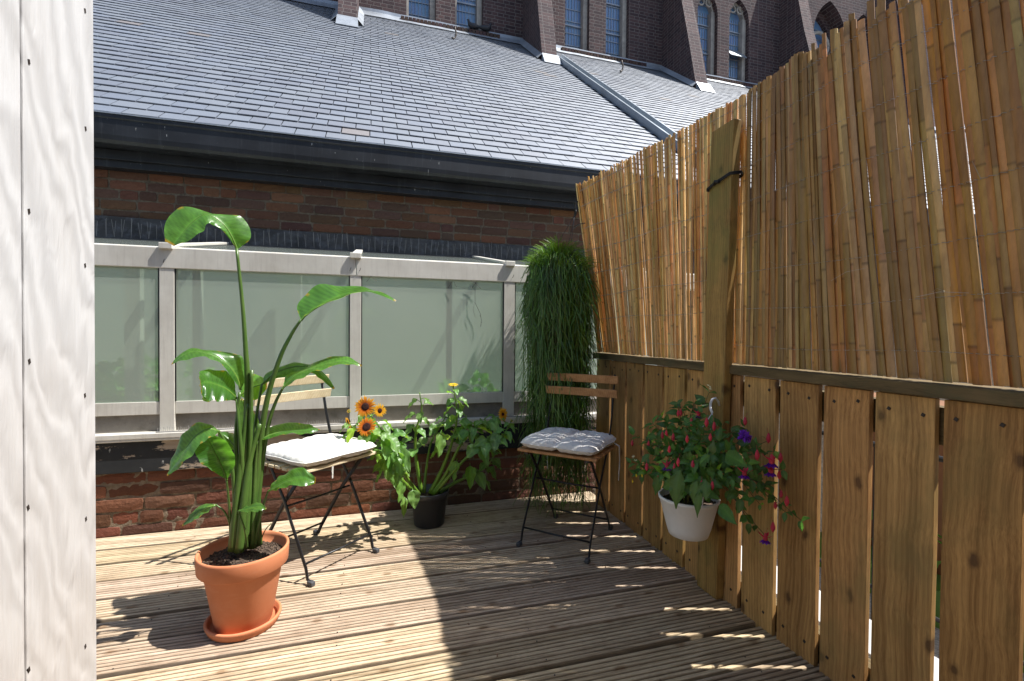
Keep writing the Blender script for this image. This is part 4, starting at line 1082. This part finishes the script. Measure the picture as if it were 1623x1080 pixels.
# K small low leaf
sleaf([(398, 784), (440, 774), (482, 764), (520, 772)], [(398, 783), (436, 762), (486, 748), (520, 768)], [(398, 785), (440, 788), (486, 784), (520, 775)], *Z27, dl=.02, dr=-.03, seed=12, dy=(-.05, -.09), n=14)
petiole([(392, 868, -.03), (388, 840, -.05), (378, 811, -.05)], .004, .0025)
# L slender low left leaf
sleaf([(302, 757), (255, 772), (208, 805), (158, 848)], [(302, 756), (250, 755), (200, 790), (158, 846)], [(302, 759), (262, 790), (216, 820), (160, 849)], *Z27, dl=.02, dr=-.03, seed=13, dy=(-.02, -.05), n=16)
petiole([(368, 870, 0), (365, 835, -.01), (356, 812, -.02), (342, 800, -.02)], .004, .0025)
# M, N upright young leaves behind the stalks, O back left
sleaf([(440, 482), (438, 430), (430, 370), (414, 302)], [(436, 482), (396, 430), (388, 360), (412, 302)], [(446, 482), (484, 440), (480, 380), (416, 302)], *Z27, col=(1.3, 1.35, 1), dl=.03, dr=.05, seed=14, dy=(.07, .09), n=16)
sleaf([(405, 288), (440, 262), (482, 246), (522, 236)], [(405, 286), (420, 214), (470, 198), (520, 222)], [(405, 290), (440, 306), (478, 306), (520, 262)], *Z27, col=(1.3, 1.3, 1), dl=.05, dr=-.0, seed=15, dy=(.09, .12), n=16)
sleaf([(395, 525), (370, 490), (340, 462), (312, 446)], [(392, 528), (345, 510), (318, 480), (310, 452)], [(398, 522), (395, 470), (365, 448), (316, 444)], *Z27, col=(.7, .8, .7), dl=.0, dr=.05, seed=16, dy=(.06, .08), n=14)
petiole([(378, 868, .02), (380, 800, .03), (382, 740, .05), (388, 700, .06)], .009, .004)
# cut stalk and thick sheaths
petiole([(388, 868, -.01), (394, 780, -.01), (397, 690, -.01), (399, 587, -.01)], .0125, .0055)
petiole([(369, 872, -.01), (375, 800, -.015), (383, 720, -.01), (393, 640, -.005)], .0165, .007)
petiole([(379, 874, -.015), (386, 800, -.02), (396, 730, -.01), (412, 672, -.005)], .0165, .007)
petiole([(400, 868, .02), (403, 800, .02), (408, 740, .02), (413, 690, .015)], .0175, .008)
petiole([(410, 864, .02), (409, 800, .02), (412, 740, .02)], .013, .006)
mb = MB(); q = cr(P3([(412, 868, .02), (416, 850, .02), (422, 838, .01), (430, 830, .02)]), 8); mb.tube(q, .0018, 5, (1.2, .7, .5)); mb.build('dry_tendril', M['stalk'], sp)

# ================================================================== black pot with branching sunflowers
BP = V((.302, 2.492, 0))
mb = MB(); mb.lathe([(.0001, .002), (.074, .002), (.078, .006), (.093, .150), (.098, .152), (.101, .156), (.1015, .176), (.099, .179), (.096, .177), (.093, .140), (.0001, .135)], BP, 64, closed=True)
bp = tag(mb.build('black_pot', M['blackpot'], smooth=True), 'small black plastic nursery pot on the deck between the two chairs', 'pot')
soil(BP, .092, .137, bp, 160, 5)
sf = thing('sunflower_plant', 'bushy branching sunflower plant with orange and yellow flowers in the black pot', 'plant', (BP.x, BP.y, .14))
stems = [  # pixels with their distance from the wall side
    ([(662, 782, 2.48), (640, 765, 2.42), (622, 735, 2.38), (612, 700, 2.36), (600, 675, 2.36), (583, 655, 2.38)], .011),
    ([(664, 784, 2.47), (645, 758, 2.38), (628, 722, 2.32), (612, 695, 2.31), (592, 690, 2.30), (560, 678, 2.32), (552, 668, 2.34)], .009),
    ([(668, 780, 2.50), (662, 745, 2.50), (658, 710, 2.50), (660, 680, 2.49), (668, 650, 2.48), (665, 622, 2.47)], .0105),
    ([(682, 782, 2.50), (698, 750, 2.50), (712, 715, 2.50), (722, 680, 2.50), (724, 650, 2.49), (718, 612, 2.47)], .0115),
    ([(686, 784, 2.48), (708, 750, 2.46), (730, 705, 2.44), (752, 680, 2.43), (775, 668, 2.43), (797, 658, 2.43)], .010),
    ([(688, 784, 2.46), (715, 752, 2.42), (748, 718, 2.38), (778, 702, 2.36), (797, 690, 2.36), (810, 668, 2.38)], .009),
    ([(694, 782, 2.50), (722, 765, 2.50), (750, 752, 2.49), (772, 738, 2.48), (788, 715, 2.47)], .010),
    ([(672, 782, 2.52), (676, 740, 2.56), (684, 700, 2.58), (700, 672, 2.58), (712, 650, 2.56)], .008)]
rnd = random.Random(4)
SP = []
for pts, r in stems:
    q = cr([W(*p) for p in pts], 26); SP.append(q); mb = MB()
    mb.tube(q, [r*1.25*(1-.8*(i/25)**.7) for i in range(26)], 8, (1.9, 1.7, 1.1)); mb.build('stem', M['stalk'], sf, smooth=True)
def sunleaf(base, d, L, col, dr):
    """petiole and heart shaped, drooping blade as one piece"""
    mb = MB(); d = V(d).normalized(); pe = base+d*(L*.45)+V((0, 0, L*.1)); mb.tube([base, base+d*(L*.2)+V((0, 0, L*.08)), pe], .0016, 5, (1.1, 1.1, .8))
    dd = (d+V((0, 0, -dr))).normalized(); up = V((0, 0, 1))+V((rnd.uniform(-.4, .4), rnd.uniform(-.7, .1), 0))
    n = up-dd*up.dot(dd); n.normalize(); s = dd.cross(n); seg, m = 9, 3; vs = []; cs = []; tw_ = rnd.uniform(-.5, .5); ph = rnd.uniform(0, 6)
    wd = L*rnd.uniform(.62, .82); drp = rnd.uniform(.1, .55)
    for i in range(seg+1):
        t = i/seg; wv = (sin(pi*t**.62)**.85 if 0 < t < 1 else 0)
        c = pe+dd*(L*t)-V((0, 0, 1))*(L*drp*t*t)-dd*(L*.1*drp*t*t)
        an = tw_*t; s2 = s*cos(an)+n*sin(an); n2 = n*cos(an)-s*sin(an)
        for j in range(-m, m+1):
            u = j/m; back = -dd*(L*.10*abs(u)**2*(1-t)**3)
            vs.append(c+back+s2*(u*wd*.5*wv)+n2*(wd*(.16*abs(u)*wv+.10*abs(u)*sin(t*15+ph+(u > 0)*2)+.05*sin(abs(u)*7-t*9+ph))))
            cs.append(tuple(x*(1.35 if j == 0 else 1+.12*sin(t*40+abs(u)*9)) for x in col))
    R = 2*m+1; mb.add(vs, [(i*R+j, i*R+j+1, (i+1)*R+j+1, (i+1)*R+j) for i in range(seg) for j in range(R-1)], cs)
    mb.build('leaf', M['sunleaf'], sf, smooth=True)
cnt = 0
for k, q in enumerate(SP):
    num = [26, 22, 13, 20, 26, 24, 13, 8][k]
    for i in range(num):
        t = (.34 if k < 3 else .46)+(.64 if k < 3 else .53)*(i+rnd.random()*.6)/num; p = q[min(25, int(t*25))]
        a = i*2.4+k+rnd.uniform(-.5, .5); out = V((cos(a), sin(a)*.8-.15, rnd.uniform(-.05, .5)))
        out.x += (-.25 if k < 2 else .2 if k in (4, 5, 6) else 0)
        L = rnd.uniform(.04, .086)*(1.12-.45*max(0, t-.6)/.4)
        yel = rnd.random() < .05
        sunleaf(p, out, L, jcol((1.9, 1.5, .7) if yel else (1, 1, 1), .2), rnd.uniform(.1, 1.1)); cnt += 1
for (x, y, Y, L) in ((640, 735, 2.30, .085), (628, 720, 2.30, .09), (615, 730, 2.32, .085), (622, 745, 2.34, .08), (640, 765, 2.36, .075), (652, 780, 2.36, .075), (700, 590+100, 2.40, .09), (745, 742, 2.44, .085), (725, 735, 2.45, .08), (608, 712, 2.33, .09), (638, 790, 2.38, .07), (632, 705, 2.34, .09)):
    sunleaf(W(x, y-8, Y), (rnd.uniform(-.5, .3), -.5, -.4), L, jcol((1.5, 1.4, .8) if x == 745 else (1.05, 1, .95), .2), 1.6)
def flower(c, nrm, r, inner, outer, disc, label=None, droop=0., np_=20, bud=False):
    c = V(c); nrm = V(nrm).normalized(); a = nrm.orthogonal().normalized(); b = nrm.cross(a)
    hd = MB(); pr = [(disc*.98, -.006), (disc*1.02, 0), (disc*.8, .004), (disc*.45, .0055), (.0001, .0045)]
    vs = []; n = 20
    for rr, h in pr:
        for j in range(n): g_ = 2*pi*j/n; vs.append(c+a*(cos(g_)*rr)+b*(sin(g_)*rr)+nrm*h)
    hd.add(vs, [(i*n+j, i*n+(j+1) % n, (i+1)*n+(j+1) % n, (i+1)*n+j) for i in range(4) for j in range(n)])
    ho = hd.build('flower_head', M['disc'] if disc > .007 else M['stalk'], sf, smooth=True)
    if label: ho['label'] = label
    pt = MB()
    for ring in (0, 1):
        for k in range(np_):
            if ring and rnd.random() < .3: continue
            g_ = 2*pi*(k+ring*.5)/np_+rnd.uniform(-.08, .08); d = a*cos(g_)+b*sin(g_); s = nrm.cross(d); L = (r-disc)*rnd.uniform(.82, 1.08)*(1-.1*ring); seg = 5
            vs = []; cs = []; lift = rnd.uniform(.05, .4)+(.8 if bud else 0); tw_ = rnd.uniform(-.4, .4)
            for i in range(seg+1):
                t = i/seg; w_ = r*.088*(sin(pi*min(.97, .18+t*.8))**.7)*(1 if t < .99 else .15)
                p = c+d*(disc*.85+L*t)+nrm*(L*lift*(t-.9*t*t)-.002*ring)-V((0, 0, 1))*(droop*L*t*t)
                cc = tuple(inner[q]*(1-t)**.9+outer[q]*(1-(1-t)**.9) for q in range(3))
                vs += [p-s*w_+nrm*(w_*.25), p, p+s*w_+nrm*(w_*.25)]; cs += [cc]*3
            pt.add(vs, [(i*3+j, i*3+j+1, (i+1)*3+j+1, (i+1)*3+j) for i in range(seg) for j in range(2)], cs)
    pt.build('petals', M['petal'], ho, smooth=True)
    sep = MB()
    for k in range(10):
        g_ = 2*pi*k/10; d = a*cos(g_)+b*sin(g_); s = nrm.cross(d); q = c-nrm*.006
        sep.add([q+d*disc*.3-s*.004, q+d*disc*.3+s*.004, q+d*(disc*1.5)-nrm*.003], [(0, 1, 2)])
    sep.build('sepals', M['stalk'], ho)
OR, YE = (.66, .13, .02), (.98, .56, .05)
flower(W(579, 645, 2.32), (-.25, -1, .25), .056, OR, YE, .0185)
flower(W(602, 651, 2.36), (.45, -1, .15), .037, (.75, .35, .02), (.85, .52, .04), .0115)
flower(W(581, 677, 2.27), (-.35, -.9, .45), .050, OR, (.85, .38, .03), .020)
flower(W(552, 668, 2.33), (-1, -.3, -.3), .036, (.7, .4, .03), (.85, .45, .03), .008, droop=.5)
flower(W(718, 611, 2.46), (0, -.2, 1), .030, (.85, .6, .03), (.88, .62, .05), .006, bud=True)
flower(W(797, 657, 2.41), (.6, -.9, .2), .042, (.75, .36, .02), (.85, .52, .04), .009)
flower(W(811, 667, 2.37), (.5, -.3, .8), .014, (.85, .55, .03), (.85, .55, .05), .005, np_=10, bud=True)
flower(W(553, 652, 2.35), (-.3, -.6, .6), .012, (.85, .5, .03), (.85, .55, .05), .004, np_=9, bud=True)

# ================================================================== trailing green plant in the corner
HC = V((1.02, 2.50, 1.38))
hp = thing('hanging_plant', 'long trailing green plant hanging in the corner in front of the lean-to', 'plant', HC)
mb = MB(); mb.lathe([(.0001, -.10), (.06, -.10), (.085, .0), (.088, .0), (.08, -.01), (.0001, -.02)], HC, 28, closed=True); mb.build('pot', M['blackpot'], hp, smooth=True)
hk = at(911, 341, 'X', 1.165)
for a in (.5, 2.6, 4.7):
    mb = MB(); mb.tube([hk, HC+V((.085*cos(a), .085*sin(a), 0))], .0016, 5); mb.build('cord', M['cord'], hp)
rn = random.Random(21)
def strand(mb, a, reach, ln, lift, r=.0013, start=None, col=None):
    s = (HC+V((cos(a), sin(a), 0))*(.075*sqrt(rn.random()))+V((0, 0, rn.uniform(0, .03)))) if start is None else start
    pts = [s]; out = V((cos(a), sin(a), 0)); d = (out*reach*5+V((0, 0, lift))).normalized(); L = 0; st = .038
    col = col or jcol((1, 1, 1), .3)
    k = 0
    hv = V((d.x, d.y, 0)); vz = d.z
    rr = reach
    while L < ln:
        k += 1
        hor = sqrt((pts[-1].x-HC.x)**2+(pts[-1].y-HC.y)**2)
        hv = hv*(.80 if hor < rr else .35)+V((rn.uniform(-1, 1), rn.uniform(-1, 1), 0))*.12
        if hor > rr+.03: hv -= V((pts[-1].x-HC.x, pts[-1].y-HC.y, 0))*.8
        vz = max(-1., vz-.42)
        d = (hv+V((0, 0, vz))).normalized()
        p = pts[-1]+d*st
        if p.x > 1.255: p.x = 1.255-rn.random()*.01
        if p.y > 2.715: p.y = 2.715-rn.random()*.01
        if p.z < .012: break
        pts.append(p); L += st
    if len(pts) < 3: return pts
    cs = []
    n = len(pts); base = len(mb.v); mb.tube(pts, [r*(1-.4*i/n) for i in range(n)], 3, col, cap=False)
    return pts
for bunch in range(6):
    mb = MB()
    for i in range(135):
        a = rn.uniform(0, 2*pi); u = rn.random()
        z_end = rn.choice([1.1, 1.0, .9, .8, .7, .55, .45, .35, .3, .2, .1, .05, .02]) if rn.random() < .85 else 1.15
        reach = rn.choice([rn.uniform(.03, .16), rn.uniform(.10, .19)])
        ln = max(.12, (1.42-z_end)+reach*.7)
        tone = jcol((1, 1, 1), .55); 
        pts = strand(mb, a, reach, ln, rn.uniform(.3, 1.5), .0021, col=tone)
        # forked tips
        for b in range(8):
            if len(pts) > 4:
                q = pts[rn.randrange(2, len(pts))]; strand(mb, rn.uniform(0, 2*pi), .24, rn.uniform(.05, .15), -.35, .0018, start=q, col=jcol((1.15, 1.15, 1), .3))
    mb.build('trailing_stems', M['rhip'], hp)
mb = MB()
for i in range(700):      # bright short shoots on the crown
    a = rn.uniform(0, 2*pi); q = .15*sqrt(rn.random()); s = HC+V((q*cos(a), q*sin(a), -.03+.115*(1-(q/.15)**2)))
    d = V((cos(a)*q*6, sin(a)*q*6, rn.uniform(.3, 1.2))).normalized(); L = rn.uniform(.04, .10); e = s+d*L*.6
    mb.tube([s, e, e+(d+V((cos(a)*.6, sin(a)*.6, -.5))).normalized()*L*.5], [.0014, .0012, .0005], 3, jcol((1.9, 1.8, 1), .25), cap=False)
mb.build('crown_shoots', M['rhip'], hp)

# ================================================================== fuchsia in a white hanging pot
FC = V((1.137, 1.492, .258))
mb = MB(); mb.lathe([(.0001, 0), (.062, 0), (.070, .004), (.078, .03), (.103, .130), (.107, .133), (.108, .143), (.1045, .146), (.101, .143), (.098, .120), (.0001, .118)], FC, 64, closed=True)
fp = tag(mb.build('hanging_pot', M['whitepot'], smooth=True), 'white plastic pot hung on the upright plank of the fence', 'pot')
soil(FC, .098, FC.z+.120, fp, 100, 7)
hz = at(1127, 645, 'X', 1.20); hk2 = V((1.205, 1.44, .745))
mb = MB(); top = at(1134, 632, 'X', 1.20)
hook = [at(x, y, 'X', X) for x, y, X in ((1140, 643, 1.232), (1138, 636, 1.225), (1134, 631, 1.21), (1129, 633, 1.20), (1126, 640, 1.19), (1126, 648, 1.18), (1129, 655, 1.175))]
mb.tube(hook, [.0045, .0055, .006, .006, .006, .0055, .005], 8, flat=.5, ref=(0, 1, 0)); mb.build('hook', M['hook'], fp, smooth=True)
for a in (.3, 2.4, 4.5):
    mb = MB(); mb.tube([hook[-1], (hook[-1]+FC+V((.1*cos(a), .1*sin(a), .14)))*.5+V((.006*cos(a), .006*sin(a), 0)), FC+V((.104*cos(a), .104*sin(a), .14))], .003, 6, flat=.6); mb.build('hanger_arm', M['hook'], fp, smooth=True)
fu = thing('fuchsia_plant', 'bushy fuchsia with red and purple flowers spilling from the white hanging pot', 'plant', FC+V((0, 0, .12)))
rf = random.Random(77); tips = []
def flim(p):
    if p.x > 1.228 and 1.40 < p.y < 1.61: p.x = 1.228
    if p.x > 1.262: p.x = 1.262
    return p
branches = []
fol = [MB() for _ in range(3)]
targets = []
TG = [  # spray ends in the photograph (pixel, x plane)
    (1004, 690, 1.07), (1000, 735, 1.06), (1008, 752, 1.06), (1018, 700, 1.05), (1035, 672, 1.08), (1045, 700, 1.05), (1050, 660, 1.12), (1074, 640, 1.12), (1082, 648, 1.14),
    (1100, 640, 1.15), (1124, 622, 1.17), (1112, 655, 1.1), (1150, 668, 1.18), (1165, 680, 1.17), (1180, 676, 1.2), (1175, 700, 1.15), (1195, 712, 1.17), (1215, 700, 1.2), (1228, 715, 1.2),
    (1240, 745, 1.22), (1222, 770, 1.2), (1235, 800, 1.22), (1245, 812, 1.23), (1205, 800, 1.16), (1190, 830, 1.17), (1212, 848, 1.2), (1270, 825, 1.25), (1175, 790, 1.1), (1160, 760, 1.06),
    (1190, 760, 1.1), (1130, 720, 1.0), (1100, 730, .99), (1075, 740, 1.0), (1055, 735, 1.02), (1040, 760, 1.05), (1065, 770, 1.03), (1090, 790, 1.03), (1120, 790, 1.03), (1140, 745, 1.02), (1030, 720, 1.04),
    (1085, 690, 1.08), (1060, 710, 1.03), (1115, 690, 1.05), (1140, 700, 1.08), (1155, 715, 1.08), (1095, 665, 1.1), (1070, 675, 1.1), (1130, 670, 1.12), (1200, 735, 1.15), (1215, 745, 1.18), (1185, 735, 1.12), (1170, 745, 1.1), (1050, 750, 1.0), (1105, 760, .99), (1125, 765, 1.0)]
for i, (px, py, X) in enumerate(TG):
    e = at(px, py, 'X', X); s = FC+V((rf.uniform(-.06, .06), rf.uniform(-.06, .06), .12))
    mid = s.lerp(e, .5)+V((0, 0, .06 if py < 780 else .12)); q = cr([s, mid, e], 14)
    mb = MB(); mb.tube(q, [.0022*(1-.6*k/13) for k in range(14)], 5, (1.0, .55, .45)); mb.build('stem', M['stalk'], fu, smooth=True)
    for k in range(3, 14):
        for sgn in (-1, 1):
            if rf.random() < .27: continue
            p = q[k]; t = q[min(13, k+1)]-q[k-1]; t.normalize(); sd = t.cross(V((0, 0, 1))); sd = sd.normalized() if sd.length > .1 else V((1, 0, 0))
            if k % 2: sd = t.cross(sd)
            d = sd*sgn+t*.5+V((-.35, -.1, rf.uniform(-.2, .3)))
            L = rf.uniform(.026, .052)*(1.0 if px < 1200 else .7)
            up = V((-.6, -.4, 1))+V((rf.uniform(-.6, .6), rf.uniform(-.6, .6), 0))
            b = len(fol[i % 3].v); leaf(fol[i % 3], flim(p+V((0, 0, 0))), d, up, L, L*.55, jcol((1, 1, 1), .3) if rf.random() > .05 else (2.4, 2.0, 1), .2, rf.uniform(.1, .6), 'ovate', 5)
for m in fol: m.build('foliage', M['fuleaf'], fu)
bigs = MB()      # larger drooping leaves over the pot's rim
for (x, y, X, L, w_, dx, dz) in ((1047, 752, 1.02, .065, .032, -.2, -1), (1078, 745, 1.0, .10, .045, .05, -1), (1068, 765, 1.01, .05, .03, -.8, -.5), (1105, 762, 1.0, .06, .028, .0, -1), (1118, 760, 1.0, .05, .03, .3, -1), (1140, 800, 1.01, .07, .03, .9, -.2), (1110, 775, 1.0, .07, .02, .05, -1), (1150, 720, 1.02, .08, .036, .9, 0), (1040, 694, 1.04, .04, .022, -1, 0)):
    p = at(x, y, 'X', X-.02); leaf(bigs, p, (-.25, -dx, dz), (-1, -.4, .5), L*1.3, w_*1.3, jcol((.85, .9, .8), .12), .2, .15, 'ovate', 8)
bigs.build('broad_leaves', M['fuleaf'], fu)
RED, PUR = (.72, .085, .13), (.14, .015, .30)
def fbud(px, py, X, s=1., open_=False, col=RED):
    p = at(px, py, 'X', X); mb = MB()
    mb.tube([p+V((rf.uniform(-.01, .01), 0, .035*s)), p+V((0, 0, .018*s))], .0008, 4, (.5, .12, .08))
    pr = [(.0015, .020), (.0035, .016), (.0065, .006), (.0068, .000), (.004, -.007), (.0006, -.012)]
    mb.lathe([(r_*s, z_*s) for r_, z_ in pr], p, 10, jcol(col, .2))
    if open_:
        for k in range(4):
            a = k*pi/2+.4; d = V((cos(a), sin(a), .35)); leaf(mb, p+V((0, 0, .004)), d, (0, 0, 1), .026*s, .009*s, (.75, .04, .10), .1, -.2, 'lance', 4)
        for k in range(9):
            a = k*2*pi/9; d = V((cos(a)*.6, sin(a)*.6, -.8)); leaf(mb, p, d, (cos(a), sin(a), .4), .019*s, .013*s, jcol((.20, .03, .42), .3), .2, -.4, 'ovate', 4)
    mb.build('flower', M['petal'], fu, smooth=True)
for b in ((1002, 704, 1.05), (1028, 705, 1.04), (1075, 657, 1.10), (1079, 656, 1.10), (1050, 692, 1.04), (1056, 690, 1.04), (1067, 695, 1.02), (1089, 698, 1.02), (1061, 714, 1.0), (1126, 695, 1.04), (1120, 672, 1.08), (1096, 671, 1.1),
          (1132, 678, 1.08), (1025, 742, 1.02), (1075, 735, .99), (1069, 742, .99), (1098, 739, .98), (1129, 772, .99), (1112, 770, .99), (1218, 697, 1.2), (1237, 728, 1.2), (1200, 724, 1.15), (1235, 755, 1.22), (1238, 785, 1.22), (1247, 797, 1.23), (1229, 803, 1.22), (1225, 838, 1.2), (1181, 670, 1.18), (1045, 755, 1.0)):
    fbud(*b, s=rf.uniform(.75, 1.05))
for b in ((1107, 658, 1.10, .9), (1057, 740, .99, 1.), (1223, 733, 1.18, 1.25), (1222, 748, 1.18, 1.1), (1213, 855, 1.19, 1.), (1180, 752, 1.08, 1.)): fbud(b[0], b[1], b[2], b[3], True)
def ball(px, py, X, r, col, n, name):
    p = at(px, py, 'X', X); mb = MB()
    for k in range(n):
        d = V((rf.gauss(0, 1), rf.gauss(0, 1), rf.gauss(0, 1))).normalized(); leaf(mb, p+d*r*.15, d, rv(), r, r*.6, jcol(col, .35), .2, .1, 'ovate', 4)
    mb.build(name, M['petal'], fu)
ball(1180, 692, 1.12, .020, (.24, .05, .62), 46, 'flower'); ball(1185, 695, 1.13, .013, (.28, .07, .7), 20, 'flower')
for (x, y) in ((1009, 754), (1003, 763), (1018, 754)):
    p = at(x, y, 'X', 1.04); mb = MB()
    for k in range(7): a = k*2*pi/7; leaf(mb, p, (-.2, cos(a), sin(a)), (-1, 0, 0), .008, .005, (.75, .55, .03), .1, 0, 'ovate', 3)
    mb.build('small_flower', M['petal'], fu)
for (x, y, X) in ((1004, 725, 1.03), (1007, 731, 1.03), (1124, 612, 1.15), (1127, 618, 1.15)):
    p = at(x, y, 'X', X); mb = MB()
    for k in range(5): leaf(mb, p, rv(), rv(), .010, .006, (.8, .8, .6), .1, 0, 'ovate', 3)
    mb.build('white_flower', M['petal'], fu)
# fallen sprig and crumbs on the boards
mb = MB(); rnd = random.Random(2)
for i in range(45):
    x, y = rnd.uniform(-.9, 1.2), rnd.uniform(.9, 2.65); s = rnd.uniform(.0015, .004)
    d = V((rnd.uniform(-1, 1), rnd.uniform(-1, 1), 0)).normalized(); mb.obox((x, y, .002), d*s*1.6, d.orthogonal().normalized()*s*.7, V((0, 0, .001)), jcol((.22, .15, .08), .4))
tag(mb.build('fallen_debris', M['bamboo']), kind='stuff'); bpy.data.objects['fallen_debris']['label'] = 'crumbs of soil and dry leaf scattered on the deck'; bpy.data.objects['fallen_debris']['category'] = 'debris'

# ================================================================== the house behind the camera, mirrored faintly in the panes
hs = thing('rendered_house', 'pale rendered house wall with white window frames behind the deck', 'house', (0, -2.6, 0))
mb = MB(); mb.box((-5, -3.0, -3.2), (6, -2.6, 4.6)); mb.build('wall', M['brickplain'], hs)
for x0 in (-2.6, -.7, 1.4, 3.4):
    for z0 in (.0, 2.6):
        mb = MB(); mb.box((x0, -2.61, z0), (x0+1.1, -2.585, z0+.08)); mb.box((x0, -2.61, z0+1.7), (x0+1.1, -2.585, z0+1.78)); mb.box((x0, -2.61, z0+.0805), (x0+.08, -2.585, z0+1.6995)); mb.box((x0+1.02, -2.61, z0+.0805), (x0+1.1, -2.585, z0+1.6995))
        wo = mb.build('window', M['whitepot'], hs); g2 = MB(); g2.box((x0+.081, -2.605, z0+.081), (x0+1.019, -2.598, z0+1.699)); g2.build('pane', M['cglass'], wo)
